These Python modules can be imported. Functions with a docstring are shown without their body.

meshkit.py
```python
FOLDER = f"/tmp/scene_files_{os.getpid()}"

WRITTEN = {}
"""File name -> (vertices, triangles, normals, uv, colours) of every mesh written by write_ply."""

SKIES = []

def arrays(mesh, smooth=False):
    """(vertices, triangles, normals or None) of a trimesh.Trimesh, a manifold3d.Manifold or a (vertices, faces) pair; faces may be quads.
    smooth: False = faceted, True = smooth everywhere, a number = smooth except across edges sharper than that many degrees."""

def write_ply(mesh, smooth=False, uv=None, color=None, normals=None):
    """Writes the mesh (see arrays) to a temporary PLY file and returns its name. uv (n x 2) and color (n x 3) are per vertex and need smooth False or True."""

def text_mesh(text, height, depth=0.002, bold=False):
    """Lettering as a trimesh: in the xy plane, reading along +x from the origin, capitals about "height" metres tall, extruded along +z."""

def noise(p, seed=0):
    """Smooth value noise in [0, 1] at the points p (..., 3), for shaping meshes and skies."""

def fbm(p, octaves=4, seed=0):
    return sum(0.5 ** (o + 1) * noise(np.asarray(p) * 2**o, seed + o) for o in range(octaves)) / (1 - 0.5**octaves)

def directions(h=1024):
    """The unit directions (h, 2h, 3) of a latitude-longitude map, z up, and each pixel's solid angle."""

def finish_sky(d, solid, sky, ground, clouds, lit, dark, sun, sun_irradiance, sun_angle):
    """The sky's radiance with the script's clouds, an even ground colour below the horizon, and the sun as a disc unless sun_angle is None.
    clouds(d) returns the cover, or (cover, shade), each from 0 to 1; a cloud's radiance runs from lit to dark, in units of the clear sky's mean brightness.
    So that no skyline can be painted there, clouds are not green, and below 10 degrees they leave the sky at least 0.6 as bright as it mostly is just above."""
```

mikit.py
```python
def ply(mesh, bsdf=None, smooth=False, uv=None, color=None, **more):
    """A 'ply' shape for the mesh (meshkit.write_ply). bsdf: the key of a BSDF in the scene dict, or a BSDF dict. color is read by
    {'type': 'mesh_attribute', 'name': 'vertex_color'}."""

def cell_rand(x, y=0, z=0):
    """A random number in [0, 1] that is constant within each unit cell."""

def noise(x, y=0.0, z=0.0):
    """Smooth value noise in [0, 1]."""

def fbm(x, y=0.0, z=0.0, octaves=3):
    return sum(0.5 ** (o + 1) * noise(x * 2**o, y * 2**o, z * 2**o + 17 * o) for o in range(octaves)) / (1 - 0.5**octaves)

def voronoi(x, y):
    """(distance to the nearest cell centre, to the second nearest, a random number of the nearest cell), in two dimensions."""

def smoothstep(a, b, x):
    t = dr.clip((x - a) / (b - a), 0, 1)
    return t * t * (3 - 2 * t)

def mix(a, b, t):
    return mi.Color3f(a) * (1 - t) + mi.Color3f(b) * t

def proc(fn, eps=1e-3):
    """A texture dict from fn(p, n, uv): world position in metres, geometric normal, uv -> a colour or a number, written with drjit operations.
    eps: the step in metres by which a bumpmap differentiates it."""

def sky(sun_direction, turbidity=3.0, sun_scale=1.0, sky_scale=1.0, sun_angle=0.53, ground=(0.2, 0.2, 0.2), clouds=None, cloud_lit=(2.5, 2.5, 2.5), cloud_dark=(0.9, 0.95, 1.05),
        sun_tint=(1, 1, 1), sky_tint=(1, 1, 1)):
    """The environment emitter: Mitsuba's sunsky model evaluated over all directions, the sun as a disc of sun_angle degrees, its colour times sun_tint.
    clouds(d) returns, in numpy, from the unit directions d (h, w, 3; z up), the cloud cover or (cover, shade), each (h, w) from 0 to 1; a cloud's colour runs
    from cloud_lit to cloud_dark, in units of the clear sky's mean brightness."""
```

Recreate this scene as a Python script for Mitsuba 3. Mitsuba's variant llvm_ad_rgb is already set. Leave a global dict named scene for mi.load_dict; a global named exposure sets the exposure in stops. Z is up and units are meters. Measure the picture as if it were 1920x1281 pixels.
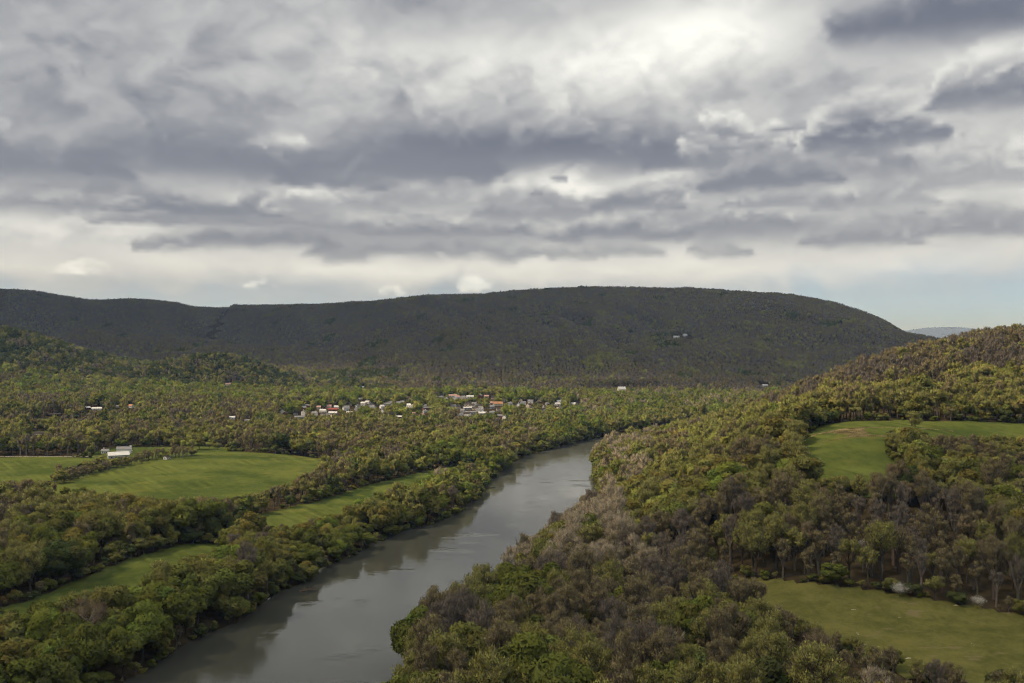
import math, numpy as np, trimesh, drjit as dr, mitsuba as mi, mikit, meshkit
from scipy.interpolate import RBFInterpolator
from scipy.ndimage import gaussian_filter, map_coordinates
import shapely
from shapely.geometry import Polygon, LineString

T = mi.ScalarTransform4f
scene, labels = {}, {}
RNG = np.random.default_rng(11)

# ------------------------------------------------------------------ camera, sky, exposure
EYE = (0.0, 0.0, 150.0)
exposure = 2.65
SUN = (-0.70, -0.15, 0.80)
HAZE = 2.0e-5

scene['camera'] = {'type': 'perspective', 'fov': 54.0, 'fov_axis': 'x', 'near_clip': 1.0, 'far_clip': 80000.0,
                   'to_world': T().look_at(origin=EYE, target=(0, 1000, 150), up=(0, 0, 1)),
                   'medium': {'type': 'ref', 'id': 'air'}}


def deg(u, v):
    """Azimuth and elevation in degrees of a bearing 'u' right of north and a rise 'v' (both as tangents)."""
    return math.degrees(math.atan(u)), math.degrees(math.atan(v * math.cos(math.atan(u))))


# single clouds: azimuth from and to, elevation of the base, height, darkness of the base, softness of the top, tilt (degrees)
ROWS = [
    (-13.0, 13.0, 5.6, 2.3, 0.42, 0.45, 0.0), (1.0, 31.0, 5.7, 2.6, 0.40, 0.4, 0.0), (-31.0, -9.0, 6.6, 1.9, 0.46, 0.5, 0.0), (-9.0, 5.0, 7.6, 1.2, 0.36, 0.25, 0.0), (12.0, 30.0, 8.4, 1.8, 0.36, 0.25, 0.0),
    (-12.5, 2.4, 4.6, 1.7, 0.56, 0.6, 0.01), (-20.5, -9.5, 5.1, 1.2, 0.60, 0.6, 0.02), (1.5, 8.5, 4.7, 0.9, 0.35, 0.6, 0.0), (9.6, 13.9, 4.8, 1.1, 0.40, 0.15, 0.0), (15.2, 22.5, 5.0, 1.2, 0.50, 0.4, 0.0), (21.5, 30.0, 5.5, 1.7, 0.70, 0.35, 0.0),
    (-23.0, -4.0, 6.25, 0.75, 0.55, 0.5, 0.0), (-8.0, 2.0, 6.05, 0.85, 0.62, 0.4, 0.0), (2.0, 10.5, 5.85, 1.15, 0.62, 0.35, 0.0), (9.5, 16.0, 6.1, 1.1, 0.48, 0.4, 0.0), (-30.0, -21.0, 6.9, 0.7, 0.45, 0.5, 0.0),
    (-22.5, -12.3, 6.75, 1.05, 0.74, 0.4, 0.0), (-13.2, -5.6, 7.35, 1.15, 0.40, 0.12, 0.0), (-2.6, 4.8, 7.05, 1.2, 0.55, 0.25, 0.0), (4.0, 10.2, 7.25, 1.35, 0.66, 0.3, 0.0), (17.0, 23.5, 7.2, 1.5, 0.42, 0.25, 0.0), (21.5, 29.0, 7.9, 1.6, 0.45, 0.3, 0.0), (12.0, 19.5, 7.3, 1.0, 0.45, 0.4, 0.0),
    (-14.0, -6.0, 8.55, 0.8, 0.62, 0.5, 0.0), (10.3, 18.2, 8.45, 1.6, 0.86, 0.35, 0.02), (14.2, 22.5, 9.0, 2.0, 0.52, 0.2, 0.0), (9.0, 15.6, 9.6, 2.4, 0.55, 0.15, 0.0),
    (-32.0, -20.5, 8.0, 5.2, 0.84, 0.9, 0.02), (-23.5, -11.5, 8.8, 4.9, 0.90, 0.9, 0.0), (-13.5, -0.5, 8.75, 5.4, 0.95, 0.9, 0.0), (-4.0, 9.6, 9.85, 4.4, 0.95, 0.9, -0.01), (7.0, 12.0, 9.4, 3.2, 0.82, 0.8, 0.0),
    (15.8, 23.4, 10.2, 2.3, 0.90, 0.25, 0.02), (22.4, 31.0, 11.9, 3.3, 0.80, 0.15, 0.0), (16.8, 37.0, 15.3, 4.4, 0.92, 0.6, -0.06),
    (2.1, 3.1, 9.0, 0.40, 0.62, 0.3, -0.1), (1.0, 1.7, 8.25, 0.35, 0.6, 0.3, 0.0), (-30.0, -26.0, 9.6, 1.8, 0.85, 0.4, 0.0),
]
# the light behind and between them: azimuth, elevation, half width, half height, brightness added
GLOW = [(11.0, 17.0, 5.5, 1.6, 0.40), (7.0, 15.5, 9.0, 3.0, 0.22), (26.5, 14.0, 4.0, 1.2, 0.36), (22.0, 12.5, 6.0, 3.0, 0.12), (2.0, 15.8, 11.0, 2.6, 0.16), (2.8, 8.7, 3.4, 0.8, 0.55), (-10.5, 8.1, 2.2, 0.5, 0.35), (0.0, 4.0, 32.0, 1.1, 0.16), (8.5, 9.1, 1.2, 0.4, 0.35), (-22.0, 6.2, 7.0, 0.6, 0.16), (-2.0, 8.0, 2.0, 0.35, 0.2), (-12.3, 10.9, 1.4, 0.45, 0.55), (12.0, 11.8, 2.2, 0.7, 0.22), (-4.0, 15.5, 6.0, 1.6, 0.12), (26.0, 9.0, 4.0, 1.8, 0.22), (-16.0, 7.9, 7.0, 0.5, 0.10), (-26.0, 12.5, 6.0, 2.0, -0.10), (-14.0, 16.5, 9.0, 2.5, 0.02)]
# small bright cumulus heads low over the ridge
PUFFS = [(-23.15, 3.70, 1.35, 0.62), (-14.3, 3.02, 1.05, 0.26), (-2.25, 3.20, 1.25, 0.72), (-6.75, 2.75, 0.90, 0.45)]
ROW_RNG = np.random.default_rng(5)
for _i in range(90):    # the same kind of sky all round
    _a = ROW_RNG.uniform(34, 326)
    _e = ROW_RNG.uniform(4.5, 24)
    ROWS.append((_a, _a + ROW_RNG.uniform(4, 14), _e, ROW_RNG.uniform(0.15, 0.35) * _e, ROW_RNG.uniform(0.5, 0.95), ROW_RNG.uniform(0.2, 0.9), 0.0))
ROWS.sort(key=lambda r: r[2])


def step(a, b, x):
    t = np.clip((x - a) / (b - a), 0, 1)
    return t * t * (3 - 2 * t)


def clouds(d):
    az, el = np.degrees(np.arctan2(d[..., 0], d[..., 1])), np.degrees(np.arcsin(np.clip(d[..., 2], -1, 1)))
    dist = 1 / (np.tan(np.radians(np.clip(el, 0.2, 89))) + 0.09)
    p = np.stack([np.sin(np.radians(az)) * dist, np.cos(np.radians(az)) * dist, np.full_like(az, 2.7)], -1)
    n1 = meshkit.fbm(p * [0.5, 0.5, 1], 4, 41) - 0.5
    n2 = meshkit.fbm(p * [2.0, 1.3, 1] + n1[..., None] * 1.5, 5, 52) - 0.5
    q = np.stack([az * 0.55, el * 0.85, 0 * az + 4], -1)
    w = meshkit.fbm(q * 0.8 + 9, 4, 61) - 0.5
    q = q + np.stack([w * 2.2, w * 1.2, 0 * w], -1)
    n3 = meshkit.fbm(q, 5, 63) - 0.5
    n4 = meshkit.fbm(q * 2.7 + 40, 4, 64) - 0.5
    bil = 0.5 - np.abs(n3) * 1.9 + n4 * 0.55
    # the even layer behind
    light = 0.33 + 0.34 * np.clip((el - 18) / 25, 0, 1) + 0.10 * step(9.5, 6.5, el) + 0.12 * step(6.2, 4.8, el) + (n1 * 0.22 + n2 * 0.34 + n3 * 0.26 + n4 * 0.12) * (0.35 + 0.65 * step(3.0, 6.5, el))
    for ca, ce, wa, we, s in GLOW:
        x, y = (az + n3 * 4 - ca) / wa, (el + n3 * 1.8 + n4 * 0.5 - ce) / we
        light = light + s * np.exp(-(x * x + y * y) * 0.9) * (1 + n2 * 0.9)
    light = light - 0.15 * step(4.3, 2.8, el)
    az360 = np.where(az < -34, az + 360, az)
    for a0, a1, base, h, dark, soft, tilt in ROWS:
        h = h * (1.55 if h < 2.5 else 1.1)
        mid, half = (a0 + a1) / 2, (a1 - a0) / 2
        x = ((az360 if a0 >= 34 else az) - mid + n3 * min(half, 4) * 0.9 + n2 * min(half, 3) * 0.5) / half
        sel = np.abs(x) < 1.25
        if not sel.any():
            continue
        taper = np.clip(1.05 - np.abs(x) ** 2.6, 0.001, 1)
        v = (el - base - tilt * x * half + n4 * 0.75 * min(1, h * 0.5) + n3 * 0.75 * min(1, h * 0.5) + n2 * 0.5 * min(1, h * 0.5)) / (h * (0.35 + 0.65 * taper))
        k = bil * (1.1 - 0.5 * soft)
        alpha = step(-0.16, 0.16 + 0.10 * soft, v) * (1 - step(0.62 - 0.45 * soft, 1.0, v - (k - 0.35) * 0.55)) * step(0.0, 0.35, taper)
        body = 0.46 - 0.37 * dark
        top = np.clip(0.52 + 0.42 * (1 - soft) - 0.05 * dark, 0, 0.9)
        inner = body + (top - body) * step(0.10, 1.05, v * (0.75 + 0.25 * (1 - soft)) + (k - 0.4) * 0.45 * (1.1 - soft)) + n4 * 0.10 + n2 * 0.12
        alpha = np.where(sel, alpha, 0) * (0.84 + 0.04 * soft)
        light = light * (1 - alpha) + inner * alpha
    floor = 0.145 + 0.05 * np.clip((11.5 - el) / 1.4, 0, 1)
    light = floor + np.logaddexp(0, (light - floor) / 0.04) * 0.04
    light = 0.95 - np.logaddexp(0, (0.95 - light) / 0.05) * 0.05
    right = step(10, 18, az) * (np.abs(az) < 60)
    cover = step(0.0, 3.0, el - 1.0 + n3 * 1.4 - right * 0.7)
    cover = 0.25 + 0.75 * cover
    for ca, ce, wa, we in PUFFS:
        x, y = (az + n4 * 1.1 + n3 * 0.6 - ca) / wa, (el + n4 * 0.9 - ce) / we
        y = np.where(y < -0.1, y * 2.6 + 0.16, y)
        m = step(0.0, 0.45, 1.0 - (x * x + y * y)) * 0.85
        cover = np.maximum(cover, m)
        light = light * (1 - m) + m * (0.74 + n4 * 0.5 + 0.12 * np.clip(y, -1, 1))
    return cover, np.clip((1 - light) / 0.86, 0, 1)


scene['sky'] = mikit.sky(SUN, turbidity=3.5, sun_scale=0.42, sun_angle=5.0, sky_scale=1.0, clouds=clouds, cloud_lit=(3.12, 3.10, 2.88), cloud_dark=(0.385, 0.430, 0.575),
                         sky_tint=(0.62, 0.63, 0.62), sun_tint=(1.0, 0.97, 0.88))

# ------------------------------------------------------------------ materials
noise, fbm, smoothstep, mix = mikit.noise, mikit.fbm, mikit.smoothstep, mikit.mix


def diffuse(fn):
    return {'type': 'twosided', 'bsdf': {'type': 'diffuse', 'reflectance': mikit.proc(fn)}}


def soil_color(p, n, uv):
    t = fbm(p.x / 9, p.y / 9, 0.5, 4)
    return mix((0.034, 0.026, 0.015), (0.085, 0.066, 0.036), smoothstep(0.3, 0.7, t))


def grass_color(p, n, uv):
    big = fbm(p.x / 60, p.y / 38, 1.5, 4)
    small = fbm(p.x / 4, p.y / 7, 4.5, 3)
    rows = noise((p.x * 0.83 + p.y * 0.56) / 3.2, (p.y * 0.83 - p.x * 0.56) / 70, 2)
    c = mix((0.054, 0.078, 0.020), (0.118, 0.140, 0.034), smoothstep(0.30, 0.70, big * 0.7 + small * 0.3))
    c = mix(c, (0.17, 0.16, 0.045), smoothstep(0.60, 0.80, fbm(p.x / 26, p.y / 22, 9.5, 3)) * 0.55)
    return c * (1 + (rows - 0.5) * 0.55 * smoothstep(0.42, 0.62, fbm(p.x / 55, p.y / 45, 6.5, 2)))


def rough_grass_color(p, n, uv):
    big = fbm(p.x / 22, p.y / 16, 1.5, 4)
    small = fbm(p.x / 2.2, p.y / 2.8, 4.5, 3)
    c = mix((0.088, 0.096, 0.026), (0.165, 0.155, 0.048), smoothstep(0.3, 0.7, big * 0.65 + small * 0.35))
    c = mix(c, (0.20, 0.165, 0.085), smoothstep(0.60, 0.74, fbm(p.x / 15, p.y / 9, 7.5, 4)) * 0.8)
    return mix(c, (0.42, 0.38, 0.28), smoothstep(0.76, 0.80, fbm(p.x / 6, p.y / 3.4, 3.5, 3)))


def stubble_color(p, n, uv):
    t = fbm(p.x / 9, p.y / 4, 2.5, 4)
    return mix((0.085, 0.070, 0.030), (0.24, 0.19, 0.095), smoothstep(0.35, 0.7, t))


def far_forest_color(p, n, uv):
    t = fbm(p.x / 90, p.y / 90, p.z / 60, 4)
    return mix((0.060, 0.056, 0.042), (0.085, 0.078, 0.055), t)


scene['soil'] = diffuse(soil_color)
scene['pasture'] = diffuse(grass_color)
scene['rough_pasture'] = diffuse(rough_grass_color)
scene['stubble'] = diffuse(stubble_color)
scene['far_forest'] = diffuse(far_forest_color)
scene['gravel'] = diffuse(lambda p, n, uv: mix((0.30, 0.28, 0.24), (0.44, 0.42, 0.37), fbm(p.x / 1.5, p.y / 1.5, 0.5, 3)))
scene['foliage'] = {'type': 'principledthin', 'base_color': {'type': 'mesh_attribute', 'name': 'vertex_color'}, 'roughness': 0.85, 'diff_trans': 0.5, 'spec_trans': 0.0, 'eta': 1.2}
scene['vapour'] = {'type': 'twosided', 'bsdf': {'type': 'diffuse', 'reflectance': {'type': 'rgb', 'value': (0.8, 0.8, 0.8)}}}


def ripple(p, n, uv):
    a = fbm(p.x / 2.6, p.y / 1.7, 0.5, 3)
    b = fbm(p.x / 11 + 3, p.y / 4.5, 1.5, 3)
    riffle = smoothstep(0.60, 0.72, fbm(p.x / 34 + 5, p.y / 20, 3.5, 3))
    return 0.02 * a + 0.06 * b + riffle * 0.22 * fbm(p.x / 2.1, p.y / 1.4, 8.5, 2)


def water_rough(p, n, uv):
    return 0.07 + 0.10 * smoothstep(0.42, 0.72, fbm(p.x / 60, p.y / 90, 2.5, 4))


scene['river_water'] = {'type': 'bumpmap', 'scale': 1.0, 'bump': mikit.proc(ripple, eps=0.4),
                        'bsdf': {'type': 'principled', 'base_color': {'type': 'rgb', 'value': (0.058, 0.060, 0.050)}, 'roughness': mikit.proc(water_rough), 'eta': 1.333}}


def paint(name, rgb, rough=0.0):
    def fn(p, n, uv):
        return mi.Color3f(*rgb) * (0.82 + 0.3 * fbm(p.x / 1.1, p.y / 1.1, p.z / 0.6, 3))
    scene[name] = diffuse(fn)


paint('white_paint', (0.74, 0.74, 0.72)); paint('cream_paint', (0.62, 0.56, 0.44)); paint('grey_paint', (0.36, 0.37, 0.38)); paint('dark_wood', (0.055, 0.034, 0.024))
paint('brick', (0.26, 0.12, 0.085)); paint('metal_roof', (0.66, 0.67, 0.68)); paint('grey_roof', (0.24, 0.245, 0.26)); paint('dark_roof', (0.075, 0.065, 0.062)); paint('red_roof', (0.33, 0.11, 0.09))
paint('orange_roof', (0.45, 0.24, 0.14)); paint('pink_roof', (0.50, 0.33, 0.29)); paint('window_dark', (0.03, 0.033, 0.04))

# ------------------------------------------------------------------ the lie of the land
LEFT_BANK = [(-330, -400), (-262, 100), (-222, 250), (-187, 380), (-169, 441), (-161, 492), (-143, 544), (-133, 602), (-123, 650), (-106, 716), (-83, 786), (-52, 858), (-34, 940), (-24, 1060), (-7, 1180), (14, 1290), (66, 1416), (136, 1557), (250, 1670), (460, 1760), (800, 1810), (1600, 1900)]
RIGHT_BANK = [(-200, -400), (-100, 100), (-70, 250), (-49, 380), (-46, 440), (-42, 471), (-29, 520), (-12, 560), (3, 660), (33, 740), (70, 872), (83, 942), (90, 1121), (97, 1208), (116, 1330), (168, 1440), (270, 1540), (460, 1630), (800, 1690), (1600, 1770)]


def curve(pts, step=12):
    p = np.array(pts, float)
    s = np.r_[0, np.cumsum(np.linalg.norm(np.diff(p, axis=0), axis=1))]
    from scipy.interpolate import PchipInterpolator
    q = np.arange(0, s[-1], step)
    out = np.stack([PchipInterpolator(s, p[:, 0])(q), PchipInterpolator(s, p[:, 1])(q)], 1)
    w = meshkit.noise(np.c_[q / 30, q * 0, q * 0 + len(pts)], 5) - 0.5
    t = np.gradient(out, axis=0)
    t /= np.linalg.norm(t, axis=1, keepdims=True)
    return out + np.c_[-t[:, 1], t[:, 0]] * (w * 7)[:, None]


left_line, right_line = curve(LEFT_BANK), curve(RIGHT_BANK)
RIVER = Polygon(np.vstack([left_line, right_line[::-1]])).buffer(0)

# spot heights (east, north, height) of the valley
SPOTS = np.array([
    (-170, 380, 4), (-150, 540, 4), (-115, 700, 4), (-45, 920, 4), (-25, 1100, 4), (20, 1350, 4), (150, 1650, 5), (-300, 500, 6), (-260, 620, 6), (-300, 700, 7), (-250, 850, 6), (-150, 1000, 6), (-100, 1200, 6), (-60, 1400, 6), (-600, 500, 10), (-450, 600, 9),
    (-450, 900, 10), (-400, 1200, 13), (-320, 1190, 15), (-640, 1200, 12), (-640, 950, 10), (-220, 1200, 9), (-900, 1000, 12), (-700, 1500, 16), (-300, 1700, 13), (-900, 2000, 26), (-400, 2100, 16), (-200, 2250, 20), (0, 2250, 20), (0, 1900, 9), (200, 2050, 8), (-780, 1880, 25), (-1100, 1700, 22), (-450, 1500, 12), (-100, 1750, 8),
    (280, 2620, 24), (500, 2200, 6), (400, 1880, 4), (700, 2300, 8), (900, 2100, 6), (1200, 2300, 10), (1600, 2400, 14), (-300, 2550, 14), (-100, 2600, 16), (200, 2400, 8), (-600, 2450, 20), (-900, 2300, 26), (-1300, 2300, 40),
    (0, 500, 4), (40, 600, 5), (60, 700, 5), (95, 820, 5), (120, 950, 6), (140, 1150, 6), (180, 1350, 5), (280, 1500, 5), (79, 680, 11), (128, 800, 24), (196, 1000, 40), (268, 1150, 50), (337, 1200, 65), (382, 1200, 88), (433, 1200, 112), (520, 1200, 130), (600, 1200, 140), (600, 1500, 120), (400, 1500, 52), (300, 1480, 15),
    (700, 1800, 40), (900, 1500, 150), (1200, 1200, 170), (900, 1000, 130), (700, 1000, 118), (900, 800, 85), (900, 600, 80), (800, 1200, 160),
    (230, 650, 60), (205, 700, 65), (240, 700, 67), (235, 770, 77), (285, 770, 77), (255, 832, 86), (330, 840, 84), (423, 832, 80), (600, 800, 74), (430, 768, 74), (330, 768, 76), (620, 765, 70), (350, 730, 57), (420, 700, 50), (500, 720, 50), (380, 660, 44), (310, 700, 58), (350, 950, 92), (450, 950, 90), (400, 1050, 100), (520, 1050, 108), (300, 1050, 76), (180, 830, 58), (160, 740, 52), (130, 680, 36),
    (165, 600, 42), (250, 600, 46), (350, 600, 45), (450, 600, 50), (150, 530, 20), (250, 490, 17), (350, 460, 17), (200, 470, 16), (110, 550, 14), (110, 600, 24), (60, 560, 7), (280, 420, 17), (180, 400, 16), (0, 400, 8), (60, 400, 12), (120, 380, 14), (20, 330, 20), (100, 470, 12), (250, 350, 24), (40, 480, 6),
    (0, 0, 148.3), (150, 0, 140), (-150, 0, 138), (0, 90, 100), (0, 180, 58), (0, 260, 30), (-120, 300, 8), (-300, 300, 6), (160, 240, 44), (300, 240, 48), (-300, 0, 60), (0, -300, 165), (-400, -300, 120), (400, -300, 150), (-600, 200, 10), (500, 300, 60), (600, 0, 120),
    (-1376, 2750, 172), (-1250, 2750, 135), (-1117, 2720, 84), (-1030, 2720, 58), (-930, 2720, 84), (-815, 2720, 110), (-700, 2720, 84), (-573, 2720, 16), (-1600, 2800, 185), (-815, 2560, 40), (-815, 2950, 50), (-1300, 2500, 90), (-1400, 3100, 90), (-1000, 3100, 40), (-1900, 2700, 180), (-1800, 2300, 90), (-1800, 1500, 40), (-1500, 900, 20), (-1500, 200, 20),
    (-1700, 3700, 80), (-1000, 3600, 66), (-500, 3400, 60), (0, 3250, 66), (300, 3150, 74), (700, 3200, 60), (1100, 3200, 40), (-300, 2950, 28), (200, 2850, 30), (600, 2850, 26), (1000, 2800, 18), (1500, 2900, 30), (1900, 3100, 60), (2200, 2600, 60), (2200, 1500, 140), (1700, 1000, 150), (1700, 200, 150),
    (-2300, 3700, 90), (0, 3700, 90), (900, 3700, 76), (1700, 3700, 70), (2500, 3700, 90), (-2500, 1800, 70), (-2500, 300, 60), (2500, 300, 160), (2500, -400, 160), (-2500, -400, 60)], float)
CELL, X0, Y0 = 20.0, -2600.0, -500.0
gx, gy = np.meshgrid(np.arange(X0, 2601, CELL), np.arange(Y0, 3801, CELL))
VALLEY = RBFInterpolator(SPOTS[:, :2], SPOTS[:, 2], kernel='linear', neighbors=28)(np.c_[gx.ravel(), gy.ravel()]).reshape(gx.shape)
VALLEY = gaussian_filter(VALLEY, 1.3)


def valley(x, y):
    return map_coordinates(VALLEY, [(np.clip(y, Y0, 3800) - Y0) / CELL, (np.clip(x, X0, 2600) - X0) / CELL], order=1, mode='nearest')


# skyline of the long ridge: bearing (tangent) -> rise (tangent) and the distance of its crest
CREST = np.array([(-0.9, 0.050, 6600), (-0.65, 0.056, 6500), (-0.51, 0.0515, 6400), (-0.478, 0.0505, 6400), (-0.446, 0.0445, 6400), (-0.414, 0.0400, 6400), (-0.387, 0.0420, 6500), (-0.361, 0.0400, 6500), (-0.313, 0.0330, 6600), (-0.284, 0.0330, 6700), (-0.277, 0.0355, 6500), (-0.17, 0.0355, 6400),
                  (-0.138, 0.0395, 6200), (-0.085, 0.0455, 6000), (-0.032, 0.0465, 5900), (0.0, 0.0500, 5800), (0.048, 0.0525, 5700), (0.10, 0.0535, 5600), (0.175, 0.0525, 5500), (0.234, 0.0490, 5400), (0.276, 0.0465, 5300), (0.318, 0.0385, 5150), (0.350, 0.0280, 5000), (0.372, 0.0190, 4900), (0.393, 0.0060, 4800), (0.405, -0.002, 4700), (0.46, -0.02, 4500), (0.7, -0.022, 4500), (1.2, -0.02, 5000)])


FOOTHILLS = [(180, 3120, 760, 170, 42), (-1000, 3420, 700, 170, 40), (1050, 3560, 650, 180, 46), (-250, 3760, 800, 190, 50), (1450, 3950, 700, 210, 50), (400, 4330, 700, 200, 58), (-1300, 4250, 900, 210, 55), (-400, 4900, 800, 220, 50)]


def heights(x, y):
    x, y = np.asarray(x, float), np.asarray(y, float)
    z = valley(x, y)
    t = x / np.maximum(y, 800.0)
    rise, dist = np.interp(t, CREST[:, 0], CREST[:, 1]), np.interp(t, CREST[:, 0], CREST[:, 2])
    crest = np.maximum(150 + rise * dist - 12, 40)
    n1 = meshkit.fbm(np.stack([x / 520, y / 900, x * 0 + 0.3], -1), 4, 3) - 0.5
    gully = np.abs(meshkit.fbm(np.stack([(x * 0.9 + y * 0.45) / 560, (y * 0.9 - x * 0.45) / 3400, x * 0 + 2.3], -1), 3, 12) - 0.5)
    s = np.clip((y - 3300) / (dist - 3300), 0, 1)
    foot = 66 + 70 * s
    up = np.clip((y - (dist - 1700)) / 1700, 0, 1)
    prof = foot + (crest - foot) * (0.45 * up + 0.55 * up * up * (3 - 2 * up))
    mid = np.clip(1 - np.abs(up - 0.45) / 0.55, 0, 1)
    prof = prof + (n1 * (130 + 90 * np.clip(1 - np.abs(y - 3900) / 900, 0, 1)) * (1 - up ** 3) + (gully - 0.11) * 900 * mid * (1 - 0.3 * up)) * np.clip((crest - 60) / 240, 0, 1)
    prof = np.where(y > dist, crest - (y - dist) * 0.10, prof)
    prof = np.maximum(prof, 30)
    w = np.clip((y - 3000) / 700, 0, 1)
    w = w * w * (3 - 2 * w)
    hills = n1 * 70 * np.clip((y - 2500) / 600, 0, 1) * (1 - w)
    z = (z + hills) * (1 - w) + prof * w
    # long low foothills, one behind the other
    for fx_, fy_, half, deep_, rise in FOOTHILLS:
        wob = (meshkit.fbm(np.stack([x / 380, x * 0 + fy_ / 97.0, x * 0], -1), 3, 31) - 0.5)
        z = z + rise * np.exp(-((x - fx_) / half) ** 4 * 0.9 - ((y - fy_ - wob * 420) / deep_) ** 2) * (1 + wob * 1.1)
    # small undulation away from the river flats
    z = z + (meshkit.fbm(np.stack([x / 70, y / 70, x * 0 + 5.5], -1), 3, 2) - 0.5) * np.clip(z / 20, 0.15, 1) * 5.0 * np.clip((np.hypot(x, y) - 150) / 200, 0, 1)
    # the river bed
    near = (y < 2000) & (np.abs(x) < 1700)
    if near.any():
        pts = shapely.points(x[near], y[near])
        shapely.prepare(RIVER)
        d = shapely.distance(pts, RIVER.boundary)
        d = np.where(shapely.contains(RIVER, pts), -d, d)
        zn = z[near]
        ramp = np.clip((d + 2) / 14, 0, 1)
        z[near] = np.where(d < -2, -2.5, -2.5 + (np.maximum(zn, 2.0) + 2.5) * ramp)
    return z


def axis(*spans):
    out = []
    for a, b, s in spans:
        out.append(np.arange(a, b, s))
    return np.unique(np.round(np.concatenate(out), 3))


GX = axis((-48000, -6000, 3500), (-6000, -2600, 150), (-2600, -1300, 40), (-1300, -400, 14), (-400, 520, 8), (520, 1300, 16), (1300, 2600, 45), (2600, 6000, 170), (6000, 48001, 3500))
GY = axis((-6000, -600, 600), (-600, 320, 20), (320, 1000, 8), (1000, 1700, 12), (1700, 2900, 24), (2900, 7000, 50), (7000, 9000, 250), (9000, 48001, 3000))
mx, my = np.meshgrid(GX, GY)
mz = heights(mx, my)
Zgrid = mz.copy()
idx = np.arange(mx.size).reshape(mx.shape)
quads = np.stack([idx[:-1, :-1], idx[:-1, 1:], idx[1:, 1:], idx[1:, :-1]], -1).reshape(-1, 4)
scene['ground'] = mikit.ply((np.c_[mx.ravel(), my.ravel(), mz.ravel()], quads), 'soil', smooth=True)
labels['ground'] = {'label': 'brown woodland soil of the valley, hills and long ridge', 'kind': 'structure'}


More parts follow.
